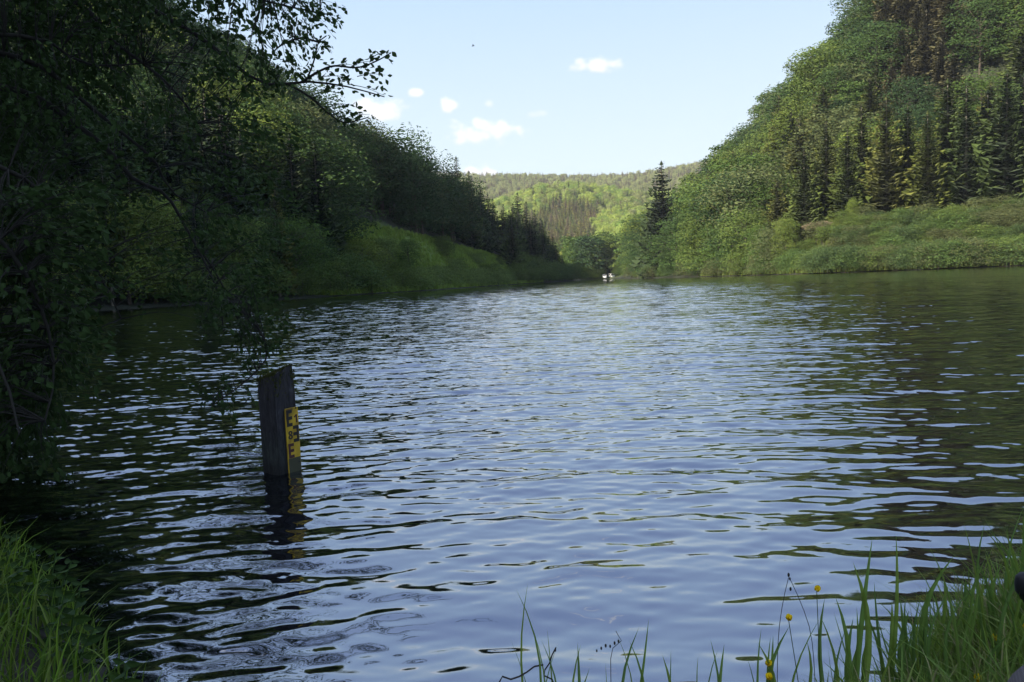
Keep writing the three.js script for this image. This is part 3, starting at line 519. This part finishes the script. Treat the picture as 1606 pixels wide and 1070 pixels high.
// ---------------------------------------------------------------- the tree that hangs over the water
{
  const R = rng(77), foot = V3(-6.4, .25, -4.5), tree = thing('overhanging_tree', 'dark leafy tree hanging its branches over the water from the left bank', 'tree', foot), L = (p) => p.clone().sub(foot);
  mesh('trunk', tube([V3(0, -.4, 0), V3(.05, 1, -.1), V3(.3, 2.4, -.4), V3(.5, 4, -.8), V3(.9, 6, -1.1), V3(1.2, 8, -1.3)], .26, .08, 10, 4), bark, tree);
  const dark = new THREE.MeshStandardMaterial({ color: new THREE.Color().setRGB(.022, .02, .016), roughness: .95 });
  const limbs = [
    [2.6, .05, [[60, -20, 7], [141, 20, 7], [177, 65, 6.9], [227, 101, 6.8], [262, 131, 6.8], [303, 182, 6.9], [318, 235, 7]]],
    [2.1, .045, [[20, 140, 6.6], [121, 197, 6.8], [166, 232, 6.9], [212, 283, 7], [257, 303, 7.1], [300, 372, 7.1], [345, 440, 7.1], [372, 500, 7]]],
    [2.3, .04, [[30, 90, 6.5], [146, 172, 6.6], [202, 217, 6.7], [242, 252, 6.8], [267, 298, 6.9], [323, 333, 7]]],
    [3.2, .05, [[100, -40, 7.2], [300, 50, 7.3], [414, 131, 7.4], [480, 128, 7.4], [545, 136, 7.5], [603, 152, 7.5]]],
    [3.6, .05, [[150, -90, 7.2], [330, -25, 7.3], [430, 5, 7.3], [490, 18, 7.4], [522, 24, 7.4]]],
    [1.6, .04, [[-100, 300, 5.2], [20, 400, 5.2], [70, 500, 5.2], [85, 590, 5.1], [70, 660, 5]]],
    [1.4, .04, [[-150, 380, 4.6], [-40, 500, 4.6], [10, 600, 4.6], [30, 680, 4.5]]],
    [2.4, .04, [[60, 60, 6.2], [130, 100, 6.4], [208, 101, 6.5], [225, 99, 6.5]]],
    [4.2, .06, [[150, -260, 7.2], [350, -200, 7.2], [520, -130, 7.3], [600, -60, 7.4]]],
    [3.9, .05, [[0, -160, 6], [200, -120, 6], [330, -60, 6.2], [420, -20, 6.3]]],
    [2.0, .04, [[0, 260, 6], [90, 330, 6.2], [150, 420, 6.3], [190, 500, 6.4]]],
  ].map(([y, r, pts]) => [[V3(-6.1 + .12 * y, y + .25, -4.6 - .18 * y), ...pts.map((p) => at(...p))], r]);
  const sub = (pts) => pts.map((p) => at(...p));
  limbs.push([sub([[470, 130, 7.4], [520, 104, 7.4], [560, 106, 7.4], [590, 96, 7.4], [613, 83, 7.4]]), .012], [sub([[448, 130, 7.4], [486, 152, 7.4], [515, 178, 7.4], [540, 192, 7.4], [578, 184, 7.4]]), .012], [sub([[480, 128, 7.4], [492, 96, 7.4], [500, 66, 7.4], [512, 56, 7.4]]), .009],
    [sub([[372, 480, 7], [408, 520, 6.8], [418, 560, 6.6], [392, 592, 6.5], [334, 636, 6.45]]), .012], [sub([[300, 372, 7.1], [330, 430, 7], [345, 470, 7], [350, 520, 7]]), .012], [sub([[500, 66, 7.4], [470, 60, 7.4], [430, 80, 7.4], [418, 118, 7.4]]), .01]);
  const spine = [];
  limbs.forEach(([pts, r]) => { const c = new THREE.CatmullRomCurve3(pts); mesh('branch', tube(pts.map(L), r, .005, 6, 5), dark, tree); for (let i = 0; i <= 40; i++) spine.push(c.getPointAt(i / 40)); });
  const dens = (x, y) => {                                              // how thickly the leaves hang, by eye
    let d = 0;
    const edge = 512 - 90 * sstep(40, 130, y) + 14 * Math.sin(y * .11);
    if (y < 75 && x < edge) d = x < 215 ? 1 : y < 30 + 30 * Math.sin(x * .045) ? .85 : .5;
    else if (y < 150 && x < edge) d = x < 140 ? .72 : .36;
    else if (x < 75 && y < 700) d = 1;
    else if (x < 125 && y < 690 - (x - 60) * 2.2) d = y > 470 ? .85 : .72;
    else if (y < 330 && x < 430 + 10 * Math.sin(y * .1)) d = x > 190 && x < 320 && y > 225 ? .08 : x > 330 ? .34 : .26;
    else if (y < 505 && x > 300 && x < 415 + 12 * Math.sin(y * .09)) d = .5;
    else if (y < 470 && x < 300) d = x < 170 ? .22 : .1;
    return d;
  };
  const tufts = [];
  for (let i = 0; i < 4400; i++) {
    const x = -90 + 620 * R(), y = -70 + 780 * R(); if (R() > dens(Math.max(x, 0), Math.max(y, 0)) * (x > 240 && y < 70 ? .75 : 1)) continue;
    const near = x < 125 && y > 300; tufts.push([at(x, y, near ? 5 + 1.4 * R() : 6 + 2 * R()), near ? .75 : .7]);
  }
  for (const [a, b, n, t] of [[[335, 640], [420, 540], 22, 6.5], [[365, 500], [405, 520], 16, 6.9]]) for (let i = 0; i < n; i++) { const k = R(); tufts.push([at(lerp(a[0], b[0], k) + 24 * (R() - .5), lerp(a[1], b[1], k) + 30 * (R() - .5), t + .3 * (R() - .5)), .45]); }
  for (let i = 0; i < 1500; i++) { const u = unit(R), p = V3(-3.6 + 3.4 * u.x * Math.cbrt(R()), 5.3 + 2.6 * u.y, -5.6 + 3.2 * u.z); const q = pixelOf(p); if (q[2] > 0 && q[0] > -100 && q[1] > -80) continue; tufts.push([p, 1.15]); }
  const twigs = [], M = [], cols = [], up = V3(0, 1, 0), Q = new THREE.Quaternion(), Q2 = new THREE.Quaternion(), parts = [];
  const leafAt = (p, dir, size, list) => { Q.setFromUnitVectors(up, dir); Q2.setFromAxisAngle(up, R() * 6.283); const m = new THREE.Matrix4().compose(L(p), Q.clone().multiply(Q2), V3(size * (.85 + .3 * R()), size, size)); list.push(m); };
  const q0 = (p) => pixelOf(p)[0] < 140;
  for (const [p, big] of tufts) {
    let best = null, bd = 1e9; for (const s of spine) { const d = s.distanceToSquared(p); if (d < bd) { bd = d; best = s; } }
    const dir = p.clone().sub(best).normalize(); if (bd < (q0(p) ? .25 : 1)) twigs.push(tube([L(best), L(best.clone().lerp(p, .55).add(V3(0, .05, 0))), L(p)], .0045, .0016, 4, 3));
    const out = dir.clone().add(V3(.35 + .2 * R(), -.55, .1)).normalize(), len = .16 + .16 * R(), n = Math.round(8 + 8 * R());
    twigs.push(tube([L(p), L(p.clone().addScaledVector(out, len * .5).add(V3(0, .01, 0))), L(p.clone().addScaledVector(out, len).add(V3(0, -.03, 0)))], .0018, .0008, 3, 2));
    for (let i = 0; i < n; i++) { const k = i / n, q = p.clone().addScaledVector(out, len * k).add(unit(R).multiplyScalar(.035)); leafAt(q, out.clone().add(unit(R).multiplyScalar(.85)).add(V3(0, -.35, 0)).normalize(), (.036 + .026 * R()) * (.75 + .35 * big), M); }
  }
  // the open sprays against the sky, leaf by leaf
  const sprays = [[470, 130, 520, 104], [520, 104, 562, 104], [548, 106, 590, 96], [580, 92, 614, 82], [545, 132, 603, 150], [560, 120, 604, 118], [480, 150, 520, 178], [515, 178, 545, 192], [540, 186, 580, 180], [492, 96, 512, 60], [430, 90, 478, 112], [505, 120, 555, 125], [440, 100, 420, 128], [480, 128, 540, 140], [520, 165, 560, 168]];
  let count = 0;
  for (const [a, b, c, d] of sprays) {
    const p0 = at(a, b, 7.4), p1 = at(c, d, 7.4); twigs.push(tube([L(p0), L(p0.clone().lerp(p1, .5).add(V3(0, .015, .02))), L(p1)], .004, .0012, 4, 3));
    for (let i = 0; i < 17 && count < 250; i++, count++) { const k = Math.pow(R(), .8), q = p0.clone().lerp(p1, k).add(unit(R).multiplyScalar(.055)); leafAt(q, p1.clone().sub(p0).normalize().add(unit(R).multiplyScalar(1.1)).normalize(), .04 + .028 * R(), parts); }
  }
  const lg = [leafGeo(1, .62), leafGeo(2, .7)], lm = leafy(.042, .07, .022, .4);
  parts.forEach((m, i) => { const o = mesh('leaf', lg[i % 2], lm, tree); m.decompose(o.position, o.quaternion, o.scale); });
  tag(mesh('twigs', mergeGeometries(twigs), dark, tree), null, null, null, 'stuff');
  const im = new THREE.InstancedMesh(lg[0], leafy(1, 1, 1, .42), M.length); im.name = 'foliage'; im.userData.kind = 'stuff'; im.castShadow = im.receiveShadow = true; const C = new THREE.Color();
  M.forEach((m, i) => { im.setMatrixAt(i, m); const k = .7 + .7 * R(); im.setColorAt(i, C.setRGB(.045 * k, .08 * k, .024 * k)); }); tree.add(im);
  console.log('leaves', M.length, 'own', parts.length, 'twigs', twigs.length);
}

// ---------------------------------------------------------------- grass on the near bank
{
  const R = rng(31), blades = [[.05, .28], [.25, .5], [.45, .8]].map(([lean, bend], i) => { const T = new Tris(), N = 5, P = (t) => V3(0, t * (1 - bend * .28 * t * t), lean * t * t + bend * .35 * t * t * t); for (let k = 0; k < N; k++) { const a = P(k / N), b = P((k + 1) / N), w = (t) => .5 * Math.pow(1 - Math.pow(t, 2.2), .8); for (const s of [-1, 1]) { const q = .88 + .1 * s, c = a.clone().add(V3(s * w(k / N), 0, -.004)), d = b.clone().add(V3(s * w((k + 1) / N), 0, -.004)); T.tri(a, b, d, [q, q, q]); T.tri(a, d, c, [q, q, q]); } } return T.geo(); });
  const field = (name, label, n, area, tones) => {
    const g = new THREE.Group(); g.name = numbered(name); scene.add(g); tag(g, label, null, null, 'stuff');
    const lists = [[], [], []]; let tries = 0, k = 0;
    while (k < n && tries++ < n * 30) { const s = area(); if (!s) continue; lists[Math.floor(R() * 3)].push(s); k++; }
    const M = new THREE.Matrix4(), Q = new THREE.Quaternion(), C = new THREE.Color(), white = leafy(1, 1, 1, .48);
    lists.forEach((l, v) => { const im = new THREE.InstancedMesh(blades[v], white, l.length); im.name = 'blades'; im.userData.kind = 'stuff'; im.castShadow = im.receiveShadow = true; l.forEach(([x, y, z, h, w], i) => { Q.setFromEuler(new THREE.Euler((R() - .5) * .35, R() * 6.283, (R() - .5) * .35)); im.setMatrixAt(i, M.compose(V3(x, y, z), Q, V3(w, h, h))); const t = tones[Math.floor(R() * tones.length)], b = .75 + .5 * R(); im.setColorAt(i, C.setRGB(t[0] * b, t[1] * b, t[2] * b)); }); g.add(im); });
  };
  const GREEN = [[.14, .25, .026], [.17, .28, .03], [.11, .21, .028], [.2, .28, .06]];
  field('grass', 'bright green tussock grass on the left bank corner', 5200, () => { const x = -3.6 + 2.7 * R(), z = -3.7 + 2.7 * R(), d = shore(x, z); if (d < -.02 || d > 1.6) return null; if (fbm(x * 3, z * 3, 4) < -.2 && R() < .7) return null; return [x, land(x, z, d) - .01, z, (.14 + .22 * R()) * (.6 + .4 * sstep(0, .5, d)), .004 + .005 * R()]; }, GREEN);
  field('grass', 'fine green grass along the right bank at the water', 17000, () => { const x = 2.2 * R(), z = -2.8 + 1.5 * R(), d = shore(x, z); if (d < -.03 || d > .9) return null; if (R() > (sstep(.05, .85, x) * .97 + .03) * (x < 1.25 ? 1 : .2 + .8 * sstep(.05, .4, d))) return null; if (fbm(x * 4, z * 4, 7) < -.16 && R() < .7) return null; return [x, land(x, z, d) - .01, z, (.09 + .19 * R() * R()) * (.65 + .45 * sstep(.4, 1.3, x)), .0025 + .004 * R()]; }, [[.27, .4, .07], [.22, .35, .08], [.32, .41, .11], [.4, .38, .18]]);
  field('grass', 'sparse grass tufts at the water in the middle of the near bank', 1000, () => { const x = -1.05 + 1.9 * R(), z = -1.75 + .2 * R(), d = shore(x, z); if (d < -.03 || d > .14) return null; if (fbm(x * 5 + 2, z * 2, 3) < .0 + .12 * sstep(.2, -.6, x)) return null; return [x, land(x, z, d) - .01, z, .06 + .17 * R() * R(), .0025 + .004 * R()]; }, GREEN);
}
// broad-bladed grass clumps, blade by blade: [base px, distance, label, [tip px, tip py, width px] ...]
{
  const R = rng(52), mats = [leafy(.25, .39, .085, .5), leafy(.3, .42, .08, .5), leafy(.2, .33, .085, .5)];
  const CLUMPS = [
    [838, 1.66, 'slender grass clump with two long crossing tips left of the near bank middle', [[808, 918, 5], [828, 916, 5], [800, 1000, 5], [836, 985, 5]]],
    [866, 1.65, 'short upright grass clump right of the long crossing tips', [[858, 986, 7], [848, 1000, 5], [876, 1012, 6]]],
    [916, 1.64, 'grass clump with one blade bent over in a hook', [[906, 1008, 9], [926, 1050, 7], [912, 1012, 6]]],
    [972, 1.66, 'spreading grass clump leaning right beside the dry seed stalk', [[1017, 968, 8], [966, 990, 6], [1004, 985, 8], [985, 1000, 7], [950, 1040, 5]]],
    [1045, 1.68, 'single stout grass shoot standing right of the spreading clump', [[1038, 1025, 10], [1052, 1018, 5]]],
    [1118, 1.72, 'low grass clump with narrow upright blades before the flowers', [[1113, 1000, 7], [1136, 1010, 9], [1096, 1030, 6], [1128, 1022, 6]]],
    [1185, 1.78, 'grass clump with a dark folded blade left of the lowest buttercups', [[1212, 995, 9], [1186, 1004, 11], [1171, 1030, 7], [1195, 985, 6]]],
    [1225, 1.8, 'grass clump arching right under the middle buttercup', [[1290, 968, 9], [1242, 985, 12], [1210, 1000, 11], [1262, 1000, 8]]],
    [1318, 1.9, 'grass clump of tapering blades below the highest buttercup', [[1296, 940, 14], [1307, 932, 12], [1284, 962, 9], [1330, 985, 10], [1342, 950, 8]]],
    [1338, 1.95, 'tall two-bladed grass stalk whose top blade bends right', [[1368, 842, 14], [1334, 878, 13], [1340, 970, 16], [1352, 1000, 10]]],
    [1385, 1.95, 'tall grass clump with the longest upright blade near the right bank flowers', [[1404, 836, 13], [1372, 912, 12], [1350, 945, 13], [1398, 940, 14], [1420, 975, 11], [1366, 1000, 10]]],
    [1432, 1.98, 'broad grass clump with a blade arching left over the water', [[1452, 918, 14], [1412, 935, 15], [1476, 900, 12], [1428, 960, 14], [1390, 985, 10], [1462, 985, 10]]],
    [1470, 2.0, 'grass clump with one straight spear-like blade before the right bank', [[1503, 872, 13], [1466, 925, 11], [1486, 950, 12], [1448, 990, 10], [1500, 980, 9]]],
    [1520, 2.05, 'bushy grass clump beside the right-hand buttercup', [[1540, 862, 10], [1516, 905, 12], [1556, 930, 11], [1505, 960, 11], [1534, 965, 12], [1490, 1000, 9]]],
    [1560, 2.0, 'grass clump with blades bent left at the right edge of the bank', [[1520, 862, 8], [1578, 880, 11], [1546, 915, 11], [1588, 925, 10], [1600, 870, 9], [1556, 985, 12]]],
    [1592, 2.0, 'tall thin grass clump reaching highest at the right-hand edge', [[1602, 800, 9], [1574, 830, 8], [1590, 860, 10], [1612, 880, 11], [1570, 960, 11], [1606, 960, 10]]],
    [1610, 1.85, 'thick low grass clump above the grey mesh bag', [[1592, 960, 10], [1606, 940, 12], [1570, 1000, 9], [1620, 950, 10], [1600, 985, 9]]],
  ];
  CLUMPS.forEach(([bx, t, label, tips], i) => {
    const b = at(bx, 1080, t); const base = V3(b.x, land(b.x, b.z) - .015, b.z), o = thing('grass_clump', label, 'grass clump', base, 'broad-bladed grass clumps');
    tips.forEach(([px, py, w], j) => {
      const tip = at(px, py, t + .12 * (R() - .5)).sub(base), start = V3((R() - .5) * .03 + (tip.x > 0 ? .004 : -.004), 0, (R() - .5) * .03);
      mesh('blade', bladeGeo(start.add(base), tip.add(base), w / FOCAL * t * .9, tip.y < .22 ? .25 : .1, .25, 8, (R() - .5) * .22).translate(-base.x, -base.y, -base.z), mats[(i + j) % 3], o);
    });
    for (let j = 0; j < 10; j++) { const a = R() * 6.28, r = .04 + .1 * R(), b0 = base.clone().add(V3((R() - .5) * .1, 0, (R() - .5) * .06)); mesh('blade', bladeGeo(b0, b0.clone().add(V3(Math.cos(a) * r, (.1 + .17 * R()) * (i < 8 ? .7 : 1), Math.sin(a) * r)), .0035 + .004 * R(), .2, .25, 6, (R() - .5) * .2).translate(-base.x, -base.y, -base.z), mats[(i + j + 1) % 3], o); }
  });
  let dense = 0;
  for (let i = 0; i < 24; i++) {                                     // more of the same, close together to the right
    const bx = 1050 + 25 * i * (.92 + .16 * R()), t = 1.72 + .32 * R(), b = at(bx, 1080, t); if (shore(b.x, b.z) < -.02) continue;
    const base = V3(b.x, land(b.x, b.z) - .015, b.z), o = thing('grass_clump', `${ORD[dense++ % 20]} grass clump from the left in the dense bank grass round the buttercups`, 'grass clump', base, 'dense bank grass clumps'), tall = .17 + .17 * sstep(1080, 1560, bx);
    for (let j = 0; j < 9; j++) { const a = R() * 6.28, r = .03 + .11 * R(), b0 = base.clone().add(V3((R() - .5) * .1, 0, (R() - .5) * .06)); mesh('blade', bladeGeo(b0, b0.clone().add(V3(Math.cos(a) * r, tall * (.55 + .6 * R()), Math.sin(a) * r)), .006 + .009 * R() * R(), .2, .25, 7, (R() - .5) * .24).translate(-base.x, -base.y, -base.z), mats[(i + j) % 3], o); }
  }
  // buttercups
  const petal = (() => { const T = new Tris(), N = 4; for (const s of [-1, 1]) for (let i = 0; i < N; i++) { const w = (t) => .5 * Math.sin(Math.PI * Math.min(.97, .12 + .78 * t)), P = (t, k) => V3(k * w(t) * .95, t * (1 - .08 * k * k) , .35 * t * t + .1 * Math.abs(k)); const a = P(i / N, 0), b = P((i + 1) / N, 0), c = P((i + 1) / N, s), d = P(i / N, s); T.tri(a, b, c, [1, 1, 1]); T.tri(a, c, d, [1, 1, 1]); } return T.geo(); })();
  const yellow = leafy(.88, .66, .015, .3), amber = new THREE.MeshStandardMaterial({ color: new THREE.Color().setRGB(.5, .34, .01), roughness: .6 }), stemM = leafy(.07, .11, .03, .1);
  const FLOWERS = [[1281, 926, 1.9, 'topmost buttercup, standing clear against the water'], [1237, 973, 1.82, 'buttercup above the arching grass, second from the left'], [1204, 1044, 1.74, 'leftmost buttercup, low over the bank edge'], [1207, 1066, 1.68, 'lowest buttercup at the picture bottom, right below the leftmost one'], [1558, 1004, 1.9, 'buttercup deep in the thick grass above the mesh bag'], [1531, 1067, 1.72, 'buttercup low in the grass left of the mesh bag'], [1600, 985, 1.95, 'half-hidden buttercup in the grass at the right edge']];
  FLOWERS.forEach(([px, py, t, label], i) => {
    const h = at(px, py, t), bx = h.x + .04 * (R() - .5), bz = h.z + .04, base = V3(bx, land(bx, bz), bz), o = thing('buttercup', 'yellow ' + label, 'flower', base, 'yellow buttercups on the right bank'), top = h.clone().sub(base);
    mesh('stem', tube([V3(0, 0, 0), V3(top.x * .3, top.y * .55, top.z * .2), top.clone()], .0012, .0009, 5, 4), stemM, o);
    const head = new THREE.Group(); head.name = 'flower_head'; head.position.copy(top); head.rotation.set(.3 + .5 * R(), R() * 6, .5 * (R() - .5)); o.add(head);
    for (let k = 0; k < 5; k++) { const p = mesh('petal', petal, yellow, head); p.rotation.set(0, 0, 0); p.quaternion.setFromEuler(new THREE.Euler(-.95, k * 1.2566, 0, 'YXZ')).multiply(new THREE.Quaternion().setFromEuler(new THREE.Euler(1.0, 0, 0))); p.scale.setScalar(.0145); }
    mesh('stamens', new THREE.SphereGeometry(.0036, 8, 6).scale(1, .7, 1).translate(0, .003, 0), amber, head);
  });
  // dry stalks, ribwort heads, dead twigs
  const dry = new THREE.MeshStandardMaterial({ color: new THREE.Color().setRGB(.035, .03, .025), roughness: .9 });
  const stalk = (name, label, cat, bx, t, path, r, beads) => { const pts = path.map(([x, y]) => at(x, y, t)), b = at(bx, 1085, t), base = V3(b.x, land(b.x, b.z), b.z), o = thing(name, label, cat, base); mesh('stem', tube([V3(0, 0, 0), ...pts.map((p) => p.sub(base))], r, r * .7, 5, 4), dry, o); beads.forEach(([x, y, s]) => { const q = at(x, y, t).sub(base); mesh('seed_head', new THREE.IcosahedronGeometry(s * .68, 1).scale(.8, 1.5, .8).translate(q.x, q.y, q.z), dry, o); }); };
  stalk('dry_stalk', 'thin dark dry stalk with a drooping row of seeds over the water', 'dry stalk', 958, 1.66, [[958, 1040], [959, 1020], [975, 1004], [966, 990]], .0011, [[936, 1021, .0035], [943, 1017, .004], [950, 1013, .0045], [957, 1014, .004], [964, 1009, .0045], [970, 1006, .004]]);
  stalk('ribwort_stalk', 'thin leaning stalk with a small dark head, left of the topmost buttercup', 'plant stalk', 1218, 1.85, [[1221, 1000], [1229, 940], [1237, 906]], .0011, [[1237, 902, .0052]]);
  stalk('ribwort_stalk', 'second thin stalk, crossing the first and leaning left, with a dark head', 'plant stalk', 1282, 1.88, [[1272, 995], [1258, 950], [1240, 910]], .0011, [[1240, 924, .005], [1239, 908, .004]]);
  stalk('dead_twig', 'bent dark dead twig lying at the water left of the upright grass clump', 'twig', 782, 1.66, [[786, 1062], [800, 1066], [826, 1055], [832, 1048], [852, 1043]], .0028, []);
  stalk('dead_twig', 'short crooked dead twig behind the upright grass clump', 'twig', 870, 1.67, [[866, 1066], [850, 1058], [860, 1045], [868, 1022], [872, 1016]], .0024, [[871, 1020, .004]]);
}
// ---------------------------------------------------------------- dark leafy weeds on the left bank
{
  const R = rng(64), lg = [leafGeo(11, .52, 1), leafGeo(12, .6, 1)], ms = [leafy(.045, .09, .024, .3), leafy(.055, .105, .024, .3), leafy(.05, .09, .034, .3)];
  const SPOT = [[18, 842, 2.9], [52, 858, 2.85], [88, 866, 2.75], [112, 880, 2.62], [30, 890, 2.6], [70, 905, 2.55], [128, 915, 2.45], [100, 935, 2.35], [8, 925, 2.45], [148, 985, 2.25], [196, 1040, 2.05]];
  SPOT.forEach(([px, py, t], i) => {
    const tip = at(px, py, t), bx = tip.x - .05 + .06 * R(), bz = tip.z + .05, base = V3(bx, Math.max(.0, land(bx, bz)), bz), top = tip.clone().sub(base), o = thing('leafy_weed', `dark leafy weed on the left bank, ${i < 4 ? ['leftmost and tallest at the back', 'second from the left at the back', 'third from the left at the back', 'rightmost at the back, leaning over the water'][i] : i < 9 ? ['left in the middle row', 'second in the middle row', 'right in the middle row at the water', 'in front, right of the bright grass top', 'at the left edge in front'][i - 4] : ['low at the water beside the grass', 'small and rightmost below the grass'][i - 9]}`, 'weed', base, 'leafy weeds on the left bank');
    const c = new THREE.CatmullRomCurve3([V3(0, 0, 0), V3(top.x * .3, top.y * .6, top.z * .3), top]); mesh('stem', tube(c.points, .004, .002, 5, 4), ms[0], o);
    for (let k = 1; k <= 8; k++) for (const s of [-1, 1]) { const p = c.getPointAt(Math.min(1, .2 + k / 10)), a = k * 1.57 + (s > 0 ? 0 : Math.PI) + R() * .5, l = mesh('leaf', lg[k % 2], ms[(i + k) % 3], o); l.position.copy(p); l.quaternion.setFromUnitVectors(V3(0, 1, 0), V3(Math.cos(a), .35 - .5 * R(), Math.sin(a)).normalize()); l.scale.setScalar((.056 - .003 * k) * (.8 + .5 * R())); }
  });
}
// ---------------------------------------------------------------- what lies at the right-hand corner
{
  const c = at(1630, 1080, 1.28), bag = thing('mesh_bag', 'grey woven mesh bag corner with dark piped edge at the bottom right', 'bag', V3(c.x, 0, c.z), null, -.5);
  const gy = land(c.x, c.z), h = at(1592, 1030, 1.28).y - gy + .012, w = .3, s = new THREE.Shape(), r = .07; s.moveTo(-.05, 0); s.lineTo(w, 0); s.lineTo(w, h); s.lineTo(r - .02, h); s.quadraticCurveTo(-.02, h, -.035, h - r); s.lineTo(-.05, 0);
  bag.position.y = gy - .01;
  const weave = noiseTexture(128, (u, v) => { const a = .5 + .5 * Math.sin(u * 2 * Math.PI * 16), b = .5 + .5 * Math.sin(v * 2 * Math.PI * 16), k = .25 + .75 * Math.max(a * (.5 + .5 * (b > .5)), b * .8); return [k, k * .96, k * .97]; }); weave.repeat.set(14, 14);
  const g = new THREE.ExtrudeGeometry(s, { depth: .09, bevelSize: .012, bevelThickness: .014, bevelSegments: 4, curveSegments: 10 }); mesh('fabric', g, new THREE.MeshStandardMaterial({ color: new THREE.Color().setRGB(.2, .185, .185), map: weave, bumpMap: weave, bumpScale: .0012, roughness: .9 }), bag);
  const rim = s.getPoints(10).slice(1).map((p) => V3(p.x * 1.0, p.y, .104)); const black = new THREE.MeshStandardMaterial({ color: new THREE.Color().setRGB(.012, .012, .014), roughness: .6 });
  const out = s.getPoints(10).map((p) => { const q = V3(p.x, p.y, 0), m = V3(.12, h * .4, 0), d = q.clone().sub(m).normalize(); return q.addScaledVector(d, .008).setZ(.103); }); mesh('piping', tube(out, .0055, .0055, 8, 3), black, bag);
  const k = at(1608, 917, 1.75), knob = thing('rod_butt', 'black rounded knob on a short stem at the right edge above the grass', 'rod end', k.clone().setY(land(k.x, k.z)));
  const ky = k.y - knob.position.y; mesh('cap', new THREE.LatheGeometry([[0, .024], [.01, .022], [.0165, .014], [.018, 0], [.017, -.014], [.011, -.022], [.007, -.03]].map(([x, y]) => new THREE.Vector2(x, y)), 18).translate(0, ky, 0), black, knob);
  mesh('stem', tube([V3(.05, -.02, .03), V3(.03, ky * .5, .02), V3(0, ky - .026, 0)], .006, .006, 8, 3), black, knob);
}
function rock(name, label, cat, pos, rx, ry, rz, col, seed, group) { const g = new THREE.IcosahedronGeometry(1, 4), p = g.attributes.position; for (let i = 0; i < p.count; i++) { const v = V3(p.getX(i), p.getY(i), p.getZ(i)), k = 1 + .4 * fbm(v.x * 1.3 + seed, v.y * 1.3, v.z * 1.3, 4); p.setXYZ(i, v.x * k * rx, v.y * k * ry, v.z * k * rz); } g.computeVertexNormals(); const nt = noiseTexture(64, (u, v) => { const k = .8 + .5 * tileNoise(u, v, 12, seed); return [k, k, k]; }); const m = mesh(name, g, new THREE.MeshStandardMaterial({ color: new THREE.Color().setRGB(...col), map: nt, roughness: .95 })); m.position.copy(pos); return tag(m, label, cat, group); }
{ const p = at(1078, 1062, 1.72); rock('stone', 'pale flat stone at the water below the near grass', 'stone', V3(p.x, .1, p.z - .02), .09, .05, .05, [.3, .28, .23], 3); }
// ---------------------------------------------------------------- across the water
{
  const ground = (px, py, t) => { const p = at(px, py, t); return V3(p.x, land(p.x, p.z), p.z); };
  rock('earth_mound', 'tan mound of bare earth at the foot of the spruces on the right bank', 'mound', ground(1287, 350, 165).add(V3(0, -.1, 0)), 3.6, 1.15, 1.7, [.17, .13, .075], 11);
  rock('boulder', 'pale boulder beside the stump below the spruces on the right bank', 'boulder', ground(1522, 345, 164).add(V3(0, .3, 0)), 1.6, .7, .8, [.32, .27, .22], 21); rock('boulder', 'reddish boulder right of the pale one on the right bank', 'boulder', ground(1508, 338, 166).add(V3(0, .5, 0)), .9, .9, .8, [.25, .17, .13], 27);
  const paint = new THREE.MeshPhysicalMaterial({ color: new THREE.Color().setRGB(.8, .8, .78), roughness: .35, clearcoat: .5 }), glass = new THREE.MeshStandardMaterial({ color: new THREE.Color().setRGB(.02, .025, .03), roughness: .1 }), rubber = new THREE.MeshStandardMaterial({ color: new THREE.Color().setRGB(.02, .02, .02), roughness: .9 });
  [[948.3, 0, 'small white vehicle far off at the lake end, left of the pair'], [959, 0, 'small white vehicle far off at the lake end, right of the pair']].forEach(([px, t, label], i) => {
    for (t = 345; t < 420; t++) { const q = at(px, 430, t); if (shore(q.x, q.z) > 3) break; }
    const o = thing('white_vehicle', label, 'vehicle', ground(px, 430, t), 'white vehicles at the lake end', i ? .25 : -.15), s = new THREE.Shape(); s.moveTo(-2, .3); s.lineTo(2, .3); s.lineTo(2, .95); s.lineTo(1.3, 1.1); s.lineTo(.7, 1.75); s.lineTo(-1.6, 1.8); s.lineTo(-2, 1.1); s.lineTo(-2, .3);
    mesh('body', new THREE.ExtrudeGeometry(s, { depth: 1.6, bevelSize: .06, bevelThickness: .06, bevelSegments: 2 }).translate(0, 0, -.8).rotateY(-Math.PI / 2), paint, o);
    mesh('windscreen', new THREE.BoxGeometry(1.4, .62, .03).rotateX(-.75).translate(0, 1.45, 1.12), glass, o); for (const sd of [-1, 1]) mesh('side_window', new THREE.BoxGeometry(.03, .5, 1.7).translate(sd * .875, 1.42, -.3), glass, o);
    for (const x of [-.75, .75]) for (const z of [-1.25, 1.3]) mesh('wheel', new THREE.CylinderGeometry(.33, .33, .22, 14).rotateZ(Math.PI / 2).translate(x, .33, z), rubber, o);
  });
  const b = thing('bird', 'tiny dark bird flying high against the open blue sky', 'bird', at(742, 72, 75)), feather = new THREE.MeshStandardMaterial({ color: new THREE.Color().setRGB(.05, .05, .055), roughness: .9, side: THREE.DoubleSide });
  mesh('body', new THREE.LatheGeometry([[0, -.16], [.02, -.13], [.035, -.03], [.036, .03], [.024, .08], [.022, .1], [.01, .13], [0, .15]].map(([x, y]) => new THREE.Vector2(x, y)), 10).rotateZ(-1.4), feather, b);
  for (const s of [-1, 1]) { const w = new THREE.Shape(); w.moveTo(-.05, 0); w.lineTo(.05, 0); w.quadraticCurveTo(.06, .12, -.02, .26); w.quadraticCurveTo(-.06, .13, -.05, 0); const g = new THREE.ExtrudeGeometry(w, { depth: .006, bevelEnabled: false }).rotateX(s * (Math.PI / 2 - .5)); mesh('wing', g, feather, b); }
}
renderer.render(scene, camera);
